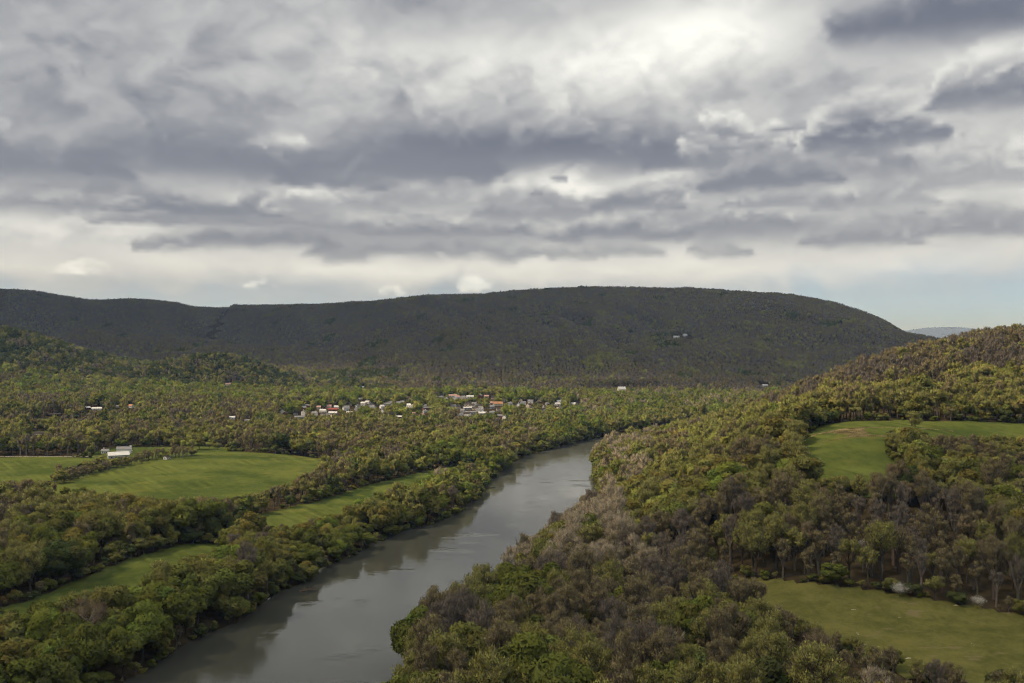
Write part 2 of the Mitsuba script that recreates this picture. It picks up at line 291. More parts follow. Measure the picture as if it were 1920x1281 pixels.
def ground_at(x, y):
    """Height of the ground sheet itself."""
    x, y = np.atleast_1d(np.asarray(x, float)), np.atleast_1d(np.asarray(y, float))
    i = np.clip(np.searchsorted(GX, x) - 1, 0, len(GX) - 2)
    j = np.clip(np.searchsorted(GY, y) - 1, 0, len(GY) - 2)
    tx, ty = (x - GX[i]) / (GX[i + 1] - GX[i]), (y - GY[j]) / (GY[j + 1] - GY[j])
    return (Zgrid[j, i] * (1 - tx) + Zgrid[j, i + 1] * tx) * (1 - ty) + (Zgrid[j + 1, i] * (1 - tx) + Zgrid[j + 1, i + 1] * tx) * ty


def structure(key, mesh, mat, label, smooth=True, kind='structure'):
    scene[key] = mikit.ply(mesh, mat, smooth=smooth)
    labels[key] = {'label': label, 'kind': kind}


# the river: one sheet following the bed
wet = RIVER.buffer(6)
V, F = trimesh.creation.triangulate_polygon(wet.simplify(0.5), engine='earcut')
E1, E2 = V[F[:, 1]] - V[F[:, 0]], V[F[:, 2]] - V[F[:, 0]]
F = np.where((E1[:, 0] * E2[:, 1] - E1[:, 1] * E2[:, 0] < 0)[:, None], F[:, ::-1], F)
structure('river', (np.c_[V, np.zeros(len(V))], F), 'river_water', 'broad grey-green river winding up the valley between wooded banks')

# ------------------------------------------------------------------ fields and tracks
FIELDS = {
    'meadow': ([(-266, 557), (-262, 593), (-251, 662), (-236, 711), (-217, 722), (-196, 690), (-187, 640), (-197, 585), (-206, 540), (-232, 482), (-290, 468), (-306, 496)], 'pasture', 'narrow green meadow strip between the river woods and the lower left woods'),
    'meadow_001': ([(-232, 792), (-206, 843), (-174, 912), (-140, 1014), (-100, 1105), (-62, 1175), (-48, 1150), (-72, 1040), (-92, 950), (-114, 855), (-138, 775), (-190, 750)], 'pasture', 'long green meadow strip between the riverside trees and the hedge of taller trees'),
    'meadow_002': ([(-430, 1172), (-356, 1243), (-284, 1222), (-192, 1182), (-182, 1110), (-200, 1000), (-228, 905), (-262, 846), (-315, 832), (-385, 852), (-462, 925), (-446, 1060)], 'pasture', 'large rolling bright green field below the white farm'),
    'meadow_003': ([(-820, 1195), (-540, 1192), (-440, 1172), (-452, 1080), (-470, 960), (-560, 860), (-760, 860), (-900, 1000)], 'pasture', 'green field left of the hedge that runs down from the farm'),
    'meadow_004': ([(104, 556), (112, 556), (152, 531), (200, 507), (246, 480), (340, 432), (420, 380), (360, 322), (235, 322), (195, 345), (166, 388), (150, 428), (128, 482), (108, 524), (100, 545)], 'rough_pasture', 'rough olive pasture with pale dry patches at the foot of the right-hand wooded slope'),
    'meadow_005': ([(200, 650), (203, 700), (212, 740), (226, 775), (243, 805), (258, 833), (330, 843), (423, 833), (640, 800), (640, 768), (430, 770), (340, 774), (292, 770), (268, 725), (263, 650), (240, 625)], 'pasture', 'green upper field cut into the woods on the right-hand hill'),
    'meadow_006': ([(-780, 1545), (-640, 1560), (-600, 1640), (-640, 1700), (-790, 1690), (-860, 1620)], 'rough_pasture', 'dull olive paddock behind the dark lodge'),
    'meadow_007': ([(-690, 1440), (-600, 1450), (-590, 1500), (-650, 1520), (-720, 1500)], 'pasture', 'small green lawn beside the dark lodge'),
    'meadow_008': ([(190, 2560), (330, 2540), (420, 2600), (380, 2680), (240, 2690), (170, 2640)], 'pasture', 'distant lawn around the lone pale house below the dark hills'),
    'farm_yard': ([(-470, 1160), (-375, 1170), (-352, 1240), (-350, 1280), (-400, 1310), (-520, 1295), (-505, 1205)], 'pasture', 'green yard and lane verge around the white farm buildings'),
    'meadow_009': ([(-1000, 3760), (-800, 3700), (-780, 3900), (-930, 3990)], 'pasture', 'faint far-off green clearing in the forested plain'),
}
FIELD_POLYS = {}
for nf, (key, (pts, mat, text)) in enumerate(FIELDS.items()):
    poly = Polygon(pts).buffer(14).buffer(-14)
    poly = poly.buffer(-8).buffer(8)
    FIELD_POLYS[key] = poly
    x0, y0, x1, y1 = poly.bounds
    st = 5.0 if y0 < 900 else 8.0
    fx, fy = np.meshgrid(np.arange(x0 - st, x1 + 2 * st, st), np.arange(y0 - st, y1 + 2 * st, st))
    ins = shapely.contains_xy(poly, fx.ravel(), fy.ravel()).reshape(fx.shape)
    keep = ins[:-1, :-1] | ins[1:, :-1] | ins[:-1, 1:] | ins[1:, 1:]
    fi = np.arange(fx.size).reshape(fx.shape)
    q = np.stack([fi[:-1, :-1], fi[:-1, 1:], fi[1:, 1:], fi[1:, :-1]], -1)[keep]
    fz = ground_at(fx.ravel(), fy.ravel()) + 0.30 + 0.04 * nf
    used, inv = np.unique(q, return_inverse=True)
    structure(key, (np.c_[fx.ravel(), fy.ravel(), fz][used], inv.reshape(-1, 4)), mat, text)


def strip(key, pts, width, mat, label, lift=0.6):
    line = LineString(pts).segmentize(6)
    p = np.array(line.coords)
    t = np.gradient(p, axis=0)
    t /= np.linalg.norm(t, axis=1, keepdims=True)
    n = np.c_[-t[:, 1], t[:, 0]] * width / 2
    v = np.vstack([p + n, p - n])
    m = len(p)
    i = np.arange(m - 1)
    q = np.stack([i + m, i + m + 1, i + 1, i], 1)
    structure(key, (np.c_[v, ground_at(v[:, 0], v[:, 1]) + lift], q), mat, label)


strip('dirt_patch', [(232, 778), (262, 784), (300, 788), (350, 786)], 30, 'stubble', 'brown stubble patch between the two parts of the upper field')
strip('track', [(-900, 1203), (-700, 1203), (-560, 1200), (-470, 1196), (-430, 1215)], 4.0, 'gravel', 'pale farm track along the far edge of the left field')
strip('driveway', [(-668, 1500), (-640, 1510), (-620, 1500), (-606, 1470), (-590, 1420)], 7.0, 'gravel', 'pale curving driveway beside the dark lodge')

# ------------------------------------------------------------------ trees: prototypes
GREEN, FRESH, OLIVE, LIME, GOLD = (0.165, 0.190, 0.044), (0.225, 0.268, 0.056), (0.222, 0.225, 0.066), (0.340, 0.355, 0.092), (0.325, 0.308, 0.095)
BROWN, RUST, TAN, MAUVE, DARK, DEEP = (0.192, 0.156, 0.100), (0.208, 0.168, 0.098), (0.350, 0.300, 0.222), (0.165, 0.143, 0.118), (0.032, 0.044, 0.030), (0.100, 0.122, 0.042)
BLOSSOM, HAZEL = (0.78, 0.78, 0.70), (0.228, 0.212, 0.092)
BARK, PALE_BARK = (0.060, 0.050, 0.040), (0.36, 0.33, 0.28)


def unit(v):
    return v / np.maximum(np.linalg.norm(v, axis=-1, keepdims=True), 1e-9)


def leaves(c, n, size, aspect, col, rng, up=None):
    """Triangles centred on c, facing n, each of its own turn and colour."""
    k = len(c)
    a = unit(np.cross(n, rng.normal(size=(k, 3)))) if up is None else unit(up - n * (up * n).sum(-1, keepdims=True))
    b = np.cross(n, a)
    s = size[:, None]
    p0, p1, p2 = c + a * s, c - a * s * 0.6 + b * s * aspect, c - a * s * 0.6 - b * s * aspect
    return np.stack([p0, p1, p2], 1).reshape(-1, 3), np.repeat(col, 3, 0)


def limb(p0, p1, r0, r1, sides=3):
    d = unit(p1 - p0)
    a = unit(np.cross(d, [0.3, 0.9, 0.2]))
    b = np.cross(d, a)
    t = np.arange(sides) * 2 * np.pi / sides
    ring = np.cos(t)[:, None] * a + np.sin(t)[:, None] * b
    lo, hi = p0 + ring * r0, p1 + ring * r1
    out = []
    for i in range(sides):
        j = (i + 1) % sides
        out += [lo[i], lo[j], hi[j], lo[i], hi[j], hi[i]]
    return np.array(out)


def tint(col, k, rng, amount=0.16):
    base = np.array(col) * (1 + amount * rng.normal(size=(k, 1)))
    return np.clip(base * (1 + 0.06 * rng.normal(size=(k, 3))), 0.008, 0.8)


def skeleton(h, r, base, rng, level, thick=1.0, spread=1.0):
    """Limbs (start, end, radii) of a broadleaf tree."""
    out, tips = [], []
    fork = np.array([rng.normal() * 0.3, rng.normal() * 0.3, base])
    R = 0.020 * h * thick
    out.append((np.zeros(3), fork, R, R * 0.8))
    n1 = {0: 6, 1: 5, 2: 3}.get(level, 2)
    for i in range(n1):
        az = 2 * np.pi * (i + rng.uniform(-0.3, 0.3)) / n1
        lean = rng.uniform(0.25, 0.95) * spread if i else 0.1
        end = fork + np.array([math.cos(az) * lean * r * 0.75, math.sin(az) * lean * r * 0.75, (h - base) * rng.uniform(0.45, 0.62)])
        mid = (fork + end) / 2 + np.array([math.cos(az), math.sin(az), 0]) * r * 0.10
        out += [(fork, mid, R * 0.62, R * 0.45), (mid, end, R * 0.45, R * 0.25)]
        for j in range({0: 5, 1: 3, 2: 1}.get(level, 0)):
            s = rng.uniform(0.3, 1.0)
            st = mid + (end - mid) * s
            az2 = az + rng.uniform(-1.2, 1.2)
            e2 = st + np.array([math.cos(az2) * r * 0.40 * spread, math.sin(az2) * r * 0.40 * spread, (h - base) * rng.uniform(0.15, 0.34)])
            out.append((st, e2, R * 0.26, R * 0.10))
            tips.append(e2)
        tips.append(end)
    return out, np.array(tips)


def blobs(h, r, base, k, rng, flat=1.0):
    """Sub-crowns spread over a crown between heights base and h."""
    cz, rz = (h + base) / 2, (h - base) / 2
    d = unit(rng.normal(size=(k, 3)))
    d[:, 2] = d[:, 2] * 0.75 + 0.22
    rad = rng.uniform(0.45, 0.80, k)[:, None]
    c = d * rad * [r, r, rz * flat] + [0, 0, cz]
    rb = r * rng.uniform(0.30, 0.50, k)
    c[:, 2] = np.minimum(c[:, 2], h - rb * 0.7)
    return c, rb


def make_leafy(rng, level, col, h=20.0, r=6.5, density=1.0, openness=0.0):
    n = int({0: 6600, 1: 2700, 2: 700, 3: 150, 4: 26}[level] * density)
    k = {0: 17, 1: 13, 2: 9, 3: 6, 4: 3}[level]
    base = h * rng.uniform(0.10, 0.22)
    c, rb = blobs(h, r, base, k, rng)
    w = rb ** 2
    which = rng.choice(k, n, p=w / w.sum())
    d = unit(rng.normal(size=(n, 3)) + [0, 0, 0.25])
    rad = 1.16 - np.abs(rng.normal(0, 0.24, n)) - (rng.uniform(size=n) < 0.2) * 0.2 if level < 3 else rng.uniform(0.7, 1.08, n)
    pos = c[which] + d * (rb[which] * rad)[:, None] * [1, 1, 0.85]
    nor = unit(d + 0.8 * rng.normal(size=(n, 3)) + [0, 0, 0.1])
    out = unit(d + [0, 0, 0.7] + 0.6 * rng.normal(size=(n, 3)))
    area = {0: 4.4, 1: 4.2, 2: 4.0, 3: 3.6, 4: 3.2}[level] * (1 - openness) * (2 * np.pi * r * (h - base)) / n
    size = np.sqrt(area / 0.8) * rng.uniform(0.55, 1.4, n)
    cb = tint(col, k, rng, 0.10)[which] * (tint((1, 1, 1), n, rng, 0.16) if level < 3 else tint((1, 1, 1), n, rng, 0.08 if level == 3 else 0.05))
    v, cv = leaves(pos, nor, size, 0.5, np.clip(cb, 0.008, 0.8), rng, out)
    vn = np.repeat(unit(d + 0.6 * nor + [0, 0, 0.15]), 3, 0)
    return (v, cv, vn), skeleton(h, r, base + 0.1 * h, rng, level)[0]


def make_twiggy(rng, level, col, h=20.0, r=6.0, leaf=0.35, leaf_col=OLIVE, thick=1.0, upright=1.0, fill=1.0):
    """Half open crown: many fine twigs that fan out from the limbs, with buds or young leaves among them."""
    n = {0: 5000, 1: 2000, 2: 600, 3: 150, 4: 28}[level]
    base = h * rng.uniform(0.20, 0.36)
    limbs, tips = skeleton(h, r, base, rng, level, thick)
    k = {0: 26, 1: 18, 2: 11, 3: 6, 4: 4}[level]
    c, rb = blobs(h, r, base, k, rng)
    which = rng.choice(k, n)
    d = unit(rng.normal(size=(n, 3)) + [0, 0, 0.5 * upright])
    pos = c[which] + d * (rb[which] * rng.uniform(0.15, 1.05, n))[:, None]
    isleaf = rng.uniform(size=n) < leaf
    out = unit(d * [1, 1, 0.6] + [0, 0, 0.9 * upright] + 0.25 * rng.normal(size=(n, 3)))
    nor = unit(np.cross(out, rng.normal(size=(n, 3))))
    area = fill * {0: 2.3, 1: 2.2, 2: 2.2, 3: 2.4, 4: 2.8}[level] * (2 * np.pi * r * (h - base)) / n
    asp = np.where(isleaf, 0.7, {0: 0.07, 1: 0.10, 2: 0.16, 3: 0.3, 4: 0.55}[level])
    size = np.sqrt(area * np.where(isleaf, 0.8, 1.0) / (1.6 * asp)) * rng.uniform(0.6, 1.3, n) * np.where(isleaf, 0.85, 0.62)
    cl = np.where(isleaf[:, None], tint(leaf_col, n, rng, 0.16), tint(col, n, rng, 0.14))
    s = size[:, None]
    b = np.cross(nor, out)
    v = np.stack([pos + out * s, pos - out * s * 0.7 + b * s * asp[:, None], pos - out * s * 0.7 - b * s * asp[:, None]], 1).reshape(-1, 3)
    vn = np.repeat(unit(d + 0.5 * nor * np.sign((nor * d).sum(-1, keepdims=True)) + [0, 0, 0.15]), 3, 0)
    return (v, np.repeat(cl, 3, 0), vn), limbs


def make_conifer(rng, level, col, h=15.0, r=3.2):
    n = {0: 1500, 1: 500, 2: 200, 3: 80, 4: 30}[level]
    t = rng.uniform(0.03, 1.0, n) ** 0.8
    az = rng.uniform(0, 2 * np.pi, n)
    tier = 0.72 + 0.28 * np.sin(t * h * 2.6 + az * 2)
    rad = r * (1 - t) ** 0.85 * tier * rng.uniform(0.45, 1.05, n) + 0.15
    pos = np.stack([np.cos(az) * rad, np.sin(az) * rad, 0.5 + t * (h - 0.5)], 1)
    d = np.stack([np.cos(az), np.sin(az), 0.35 + 0 * az], 1)
    size = np.sqrt(4.0 * np.pi * r * h * 0.5 / n) * rng.uniform(0.6, 1.2, n)
    v, cv = leaves(pos, unit(d + 0.5 * rng.normal(size=(n, 3))), size, 0.6, tint(col, n, rng), rng)
    return (v, cv, np.repeat(unit(d), 3, 0)), [(np.zeros(3), np.array([0, 0, h * 0.9]), 0.22, 0.04)]


KINDS = {
    'green': lambda g, l: make_leafy(g, l, GREEN, 21, 7.6), 'deep': lambda g, l: make_leafy(g, l, DEEP, 20, 7.2), 'fresh': lambda g, l: make_leafy(g, l, FRESH, 20, 7.0), 'olive': lambda g, l: make_leafy(g, l, OLIVE, 21, 7.4, 0.9, 0.15), 'lime': lambda g, l: make_leafy(g, l, LIME, 19, 6.4, 0.9, 0.15), 'gold': lambda g, l: make_leafy(g, l, GOLD, 20, 6.6, 0.9, 0.2),
    'hazel': lambda g, l: make_twiggy(g, l, HAZEL, 23, 5.8, 0.5, OLIVE, 1.2, 1.2, 0.8), 'brown': lambda g, l: make_twiggy(g, l, BROWN, 24, 4.6, 0.25, HAZEL, 1.5, 1.6, 0.62), 'rust': lambda g, l: make_twiggy(g, l, RUST, 22, 4.8, 0.35, RUST, 1.4, 1.4, 0.75), 'mauve': lambda g, l: make_twiggy(g, l, MAUVE, 24, 4.5, 0.06, BROWN, 1.7, 1.8, 0.55),
    'tan': lambda g, l: make_twiggy(g, l, TAN, 23, 6.6, 0.08, HAZEL, 1.5, 1.2, 0.7), 'blossom': lambda g, l: make_twiggy(g, l, (0.16, 0.13, 0.10), 7.5, 4.2, 0.55, BLOSSOM, 1.0, 0.4, 0.30), 'pale': lambda g, l: make_twiggy(g, l, (0.20, 0.155, 0.105), 22, 7.2, 0.04, HAZEL, 1.7, 1.0, 0.5), 'conifer': lambda g, l: make_conifer(g, l, DARK),
}
BARKS = {'tan': PALE_BARK, 'pale': (0.46, 0.42, 0.35), 'mauve': (0.20, 0.175, 0.15), 'brown': (0.13, 0.11, 0.09), 'hazel': (0.10, 0.085, 0.07)}


def wood_of(limbs, col, rng, level, thin=True):
    parts = [limb(a, b, r0, r1, 5 if (level == 0 and i == 0) else 3) for i, (a, b, r0, r1) in enumerate(limbs)]
    v = np.vstack(parts)
    c = np.vstack([np.repeat(tint(col, 1, rng, 0.12), len(p), 0) for p in parts])
    f = v.reshape(-1, 3, 3)
    n = np.repeat(unit(np.cross(f[:, 1] - f[:, 0], f[:, 2] - f[:, 0])), 3, 0)
    return v, c, n


def to_ply(parts, **more):
    v, c, n = (np.vstack([p[i] for p in parts]) for i in range(3))
    f = np.arange(len(v)).reshape(-1, 3)
    path = meshkit.write_ply((v, f), False, None, c, normals=n)
    return {'type': 'ply', 'filename': path, 'face_normals': False, 'bsdf': {'type': 'ref', 'id': 'foliage'}, **more}


PROTO, CACHE = {}, {}


def proto(kind, level, variant):
    """The crown and the wood of one prototype."""
    key = (kind, level, variant)
    if key not in PROTO:
        rng = np.random.default_rng([sorted(KINDS).index(kind), level, variant])
        crown, limbs = KINDS[kind](rng, level)
        PROTO[key] = crown, wood_of(limbs, BARKS.get(kind, BARK), rng, level)
    return PROTO[key]


VARIANTS = {0: 4, 1: 4, 2: 4, 3: 4, 4: 6}


def group_of(kind, level, variant):
    name = f'stand_{kind}_{level}_{variant}'
    if name not in scene:
        crown, wood = proto(kind, level, variant)
        scene[name] = {'type': 'shapegroup', 'tree': to_ply([crown, wood] if level < 4 else [crown])}
    return name


# ------------------------------------------------------------------ where trees stand
ALL_FIELDS = shapely.union_all([p for p in FIELD_POLYS.values()])
GLADES = shapely.union_all([LineString([(236, 792), (262, 795), (300, 800), (345, 795)]).buffer(14), LineString([(-668, 1500), (-640, 1510), (-620, 1500), (-606, 1470), (-590, 1420)]).buffer(7), LineString([(-900, 1203), (-470, 1196)]).buffer(5), LineString([(262, 905), (330, 915), (440, 915), (640, 890)]).buffer(13), LineString([(300, 1010), (420, 1012), (640, 985)]).buffer(9),
                           Polygon([(-470, 1150), (-370, 1180), (-350, 1275), (-400, 1305), (-520, 1290), (-500, 1200)]).buffer(4)])
HEDGES = LineString([(-455, 930), (-446, 1010), (-436, 1100), (-418, 1168), (-385, 1190)]).buffer(9)


def mixture(x, y, z):
    """Kind weights per place: list of (kind, weight array)."""
    n1 = meshkit.fbm(np.stack([x / 45, y / 60, 0 * x + 1.5], -1), 3, 6)
    n2 = meshkit.fbm(np.stack([x / 120, y / 160, 0 * x + 4.5], -1), 3, 7)
    n3 = meshkit.noise(np.stack([x / 25, y / 25, 0 * x + 8.5], -1), 9)
    pts = shapely.points(x, y)
    ld = shapely.distance(pts, LineString(left_line))
    rd = shapely.distance(pts, LineString(right_line))
    W = {k: np.full(x.shape, 1e-4) for k in KINDS}
    W['blossom'], W['conifer'], W['pale'] = 0 * x, 0 * x, 0 * x

    def put(mask, **kw):
        for k in W:
            W[k] = np.where(mask, (0 if k in ('blossom', 'conifer', 'pale') else 1e-4) + kw.get(k, 0.0), W[k])

    right = shapely.contains_xy(Polygon(np.vstack([right_line, [(3000, 1800), (3000, -400)]])).buffer(0), x, y)
    left = ~right
    a, b = np.clip((n1 - 0.35) / 0.3, 0, 1), np.clip((n2 - 0.35) / 0.3, 0, 1)
    # general woods on the left flats
    put(left, olive=0.7 * (1 - b), hazel=1.0, brown=1.6 * b, rust=0.2 * b, mauve=0.7 * b, green=0.5 * (1 - a), deep=0.15, lime=0.15 * (1 - b))
    put(left & (ld < 110) & (y < 1700), green=0.9, olive=1.4, deep=0.15, fresh=0.70 * (1 - a), lime=0.2 * a, hazel=0.4 * a, brown=0.12 * b, mauve=0.08 * b, tan=0.02)
    put(left & (ld < 110) & (y > 820) & (y < 1700), green=0.6, olive=1.3, fresh=0.5, lime=0.25, hazel=0.6, brown=0.25 * b, mauve=0.08, tan=0.05)
    put(left & (ld >= 110) & (y < 850), hazel=0.9, brown=1.2 * b, olive=0.8 * (1 - b), green=0.6 * (1 - a), mauve=0.6 * b, deep=0.1)
    strip_b = left & (ld < 190) & (ld > 95) & (y > 540) & (y < 760)
    put(strip_b, green=0.9, olive=1.0, deep=0.3, hazel=0.5, brown=0.3)
    put(left & (y > 1240) & (y < 1400), hazel=1.2, olive=0.8, lime=0.5, brown=0.8, gold=0.12)
    lit = left & (y > 2020) & (y < 2480)
    put(lit, lime=1.0 * (1 - a) + 0.3, olive=0.9, fresh=0.6, hazel=0.8 * a, brown=0.8 * a, green=0.3)
    put(left & (y > 1760) & (y < 2480) & (x > -420), olive=1.0, fresh=0.9, lime=1.8, hazel=0.4, brown=0.3 * a, mauve=0.15 * a, green=0.3)
    # dark green hills behind
    put((y > 2480) & (x < -300), deep=1.6, olive=0.25, hazel=0.5, brown=0.5 * b, mauve=0.3, conifer=0.05 * (y > 2760))
    put((y > 2480) & (x >= -300), mauve=1.2, brown=1.2, hazel=0.35 * (1 - b), rust=0.06 * b, deep=0.3 * (1 - a), conifer=0.08 * (n3 > 0.6) * (y > 2760))
    put(y > 3000, mauve=1.6, brown=0.9 * b + 0.2, hazel=0.15 * (1 - b), deep=0.08 * (1 - a), conifer=0.05 * (n2 < 0.42))
    # right side: flood plain sycamores, lit hill edge, brown slope
    flood = right & (z < 14) & (rd < 105)
    put(right, hazel=1.1, brown=1.3 * b, mauve=0.5 * b, olive=0.6 * (1 - b), rust=0.25 * b, lime=0.10 * (1 - a), gold=0.06)
    put(right & (y < 560), brown=1.5, mauve=0.8 * b + 0.2, hazel=0.9, olive=0.45 * (1 - a), green=0.4 * (1 - a), tan=0.04, deep=0.05)
    put(right & (y >= 480) & (y < 700) & (x > 70), brown=1.7, mauve=0.9 * b + 0.3, hazel=0.8, olive=0.25 * (1 - a), rust=0.2 * b, deep=0.05)
    put(right & (y >= 560) & (y < 760) & (x > 270), olive=0.8, hazel=0.8, lime=0.5 * (1 - a), rust=0.3 * b, brown=0.6, green=0.3)
    put(right & (y >= 640) & (z >= 12) & (x < 235) & (y < 1180), gold=0.7 * b, lime=0.7 * (1 - a), olive=1.0, hazel=0.7, fresh=0.25 * (1 - b), brown=0.25)
    put(right & (y >= 835) & (y < 1060) & (x > 240), hazel=1.6, olive=0.8, gold=0.45, brown=0.8, lime=0.10)
    put(right & (y >= 1060) & (x > 300), brown=1.5, rust=0.15 * b, mauve=1.3, hazel=0.35 * (1 - b), gold=0.08 * (1 - a), lime=0.04)
    put(flood & (y > 560), tan=2.4 * a + 0.9, hazel=0.5, olive=0.4 * (1 - a), mauve=0.25, green=0.15, brown=0.2)
    put(right & (rd < 25) & (y < 1200), green=0.4, olive=0.5, hazel=0.8, tan=0.8 * (y > 600), brown=0.5, mauve=0.3)
    put(flood & (y > 1250), tan=1.2 * b + 0.2, olive=0.7, hazel=0.8, fresh=0.3, green=0.2)
    put((y > 1640) & (y < 2480) & (x > 130), olive=0.9, hazel=0.8, fresh=0.35, tan=0.6 * b, green=0.4, lime=0.2)
    return W


def scatter(x0, x1, y0, y1, step):
    nx, ny = int((x1 - x0) / step), int((y1 - y0) / step)
    i, j = np.meshgrid(np.arange(nx), np.arange(ny))
    x = x0 + (i.ravel() + (j.ravel() % 2) * 0.5 + RNG.uniform(-0.36, 0.36, i.size)) * step
    y = y0 + (j.ravel() + RNG.uniform(-0.36, 0.36, i.size)) * step
    return x, y


HALF = math.tan(math.radians(27.0))


def plant(x0, x1, y0, y1, step, margin):
    x, y = scatter(x0, x1, y0, y1, step)
    m = (np.abs(x) < HALF * y * 1.02 + 14) & (y > 330)
    x, y = x[m], y[m]
    pts = shapely.points(x, y)
    for g, d in ((RIVER, 2.2), (ALL_FIELDS, margin), (GLADES, margin * 0.6)):
        shapely.prepare(g)
        m = shapely.distance(pts, g) > d
        x, y, pts = x[m], y[m], pts[m]
    return x, y


# ------------------------------------------------------------------ far ridge, the cloud bank overhead and cloudlets added to thin the sun
rx, ry = np.meshgrid(np.arange(11500, 24001, 270.0), np.arange(36000, 44001, 300.0))
rt = rx / 40000
rz = (np.interp(rt, [0.30, 0.35, 0.393, 0.41, 0.428, 0.446, 0.47, 0.50, 0.56, 0.61], [60, 220, 603, 705, 742, 738, 612, 480, 260, 90]) + 22 * (meshkit.fbm(np.stack([rx / 900, ry / 900, rx * 0], -1), 3, 4) - 0.5)) * np.clip(1 - np.abs(ry - 40000) / 4000, 0, 1) ** 0.7
ri = np.arange(rx.size).reshape(rx.shape)
structure('distant_ridge', (np.c_[rx.ravel(), ry.ravel(), rz.ravel()], np.stack([ri[:-1, :-1], ri[:-1, 1:], ri[1:, 1:], ri[1:, :-1]], -1).reshape(-1, 4)), 'far_forest', 'pale blue distant ridge seen in the gap behind the long mountain')


def cloud_bank(cx, cy, rx_, ry_, alt, thick, seed):
    m = trimesh.creation.icosphere(5 if rx_ > 500 else 1)
    v = m.vertices.copy()
    ang = np.arctan2(v[:, 1], v[:, 0])
    edge = 1 + 0.30 * (meshkit.fbm(np.c_[np.cos(ang) * 2.2 + 9, np.sin(ang) * 2.2 + 9, ang * 0 + seed], 4, seed) - 0.5) * 2
    lump = 1 + 0.5 * (meshkit.fbm(v * 4 + seed, 4, seed) - 0.5)
    z = np.where(v[:, 2] < 0, v[:, 2] * 0.25, v[:, 2]) * thick * lump
    edge = edge / np.maximum(np.cos(ang) ** 6 + np.sin(ang) ** 6, 1e-6) ** (1 / 6) * 0.97
    return np.c_[cx + v[:, 0] * rx_ * edge, cy + v[:, 1] * ry_ * edge, alt + z], m.faces


CLOUD_BANKS = [(-4500, 4993, 4250, 3300, 4200, 500, 3)]
bank = [cloud_bank(*b) for b in CLOUD_BANKS]
CR = np.random.default_rng(8)
for gx_ in np.arange(-6900, -1400, 330.0):   # unseen opaque cloudlets, added to let part of the sun reach the near woods
    for gy_ in np.arange(-1500, 20, 330.0):
        q = CR.uniform(-60, 60, 2)
        bank.append(cloud_bank(gx_ + q[0], gy_ + q[1], CR.uniform(135, 175), CR.uniform(135, 175), 4200, 50, int(CR.integers(99))))
for gx_ in np.arange(-2500, 900, 330.0):      # more unseen cloudlets past the thick bank, added to half-light the mountain end
    for gy_ in np.arange(1750, 6900, 330.0):
        q = CR.uniform(-70, 70, 2)
        bank.append(cloud_bank(gx_ + q[0], gy_ + q[1], CR.uniform(120, 165), CR.uniform(120, 165), 4200, 50, int(CR.integers(99))))
structure('clouds', (np.vstack([b[0] for b in bank]), np.vstack([b[1] + n for b, n in zip(bank, np.cumsum([0] + [len(b[0]) for b in bank]))])), 'vapour', 'thick cloud bank over the mountain, and unseen cloudlets added to thin the sun', smooth=True, kind='stuff')

# ------------------------------------------------------------------ houses
BOX_F = np.array([[0, 2, 3, 1], [4, 5, 7, 6], [0, 1, 5, 4], [2, 6, 7, 3], [0, 4, 6, 2], [1, 3, 7, 5]])


def box(x0, x1, y0, y1, z0, z1):
    return np.array([(x, y, z) for x in (x0, x1) for y in (y0, y1) for z in (z0, z1)], float), BOX_F


def gable_wall(w, d, h, rh):
    """A box with gables on its short sides; ridge along x."""
    v = np.array([(-w, -d, 0), (w, -d, 0), (w, d, 0), (-w, d, 0), (-w, -d, h), (w, -d, h), (w, d, h), (-w, d, h), (-w, 0, h + rh), (w, 0, h + rh)], float) * [0.5, 0.5, 1]
    f = [(0, 1, 5), (0, 5, 4), (1, 2, 6), (1, 6, 5), (2, 3, 7), (2, 7, 6), (3, 0, 4), (3, 4, 7), (5, 6, 9), (7, 4, 8), (4, 5, 9), (4, 9, 8), (6, 7, 8), (6, 8, 9)]
    return v, np.array(f)


def gable_roof(w, d, h, rh, over=0.5, thick=0.22):
    w, k = w / 2 + over, rh / (d / 2)
    e = d / 2 + over
    pts = [(-e, h - over * k), (0, h + rh), (e, h - over * k)]
    prof = [(y, z + 0.02) for y, z in pts] + [(y, z + 0.02 + thick) for y, z in pts[::-1]]
    v = np.array([(x, y, z) for x in (-w, w) for y, z in prof])
    f = []
    for i in range(6):
        j = (i + 1) % 6
        f += [(i, i + 6, j + 6), (i, j + 6, j)]
    for o, flip in ((0, 1), (6, 0)):
        for t in ((0, 1, 5), (1, 4, 5), (1, 2, 4), (2, 3, 4)):
            f.append(tuple(o + k_ for k_ in (t[::-1] if flip else t)))
    return v, np.array(f)


COUNT, HOUSES = {}, []


def number(name):
    COUNT[name] = COUNT.get(name, -1) + 1
    return name if COUNT[name] == 0 else f'{name}_{COUNT[name]:03d}'


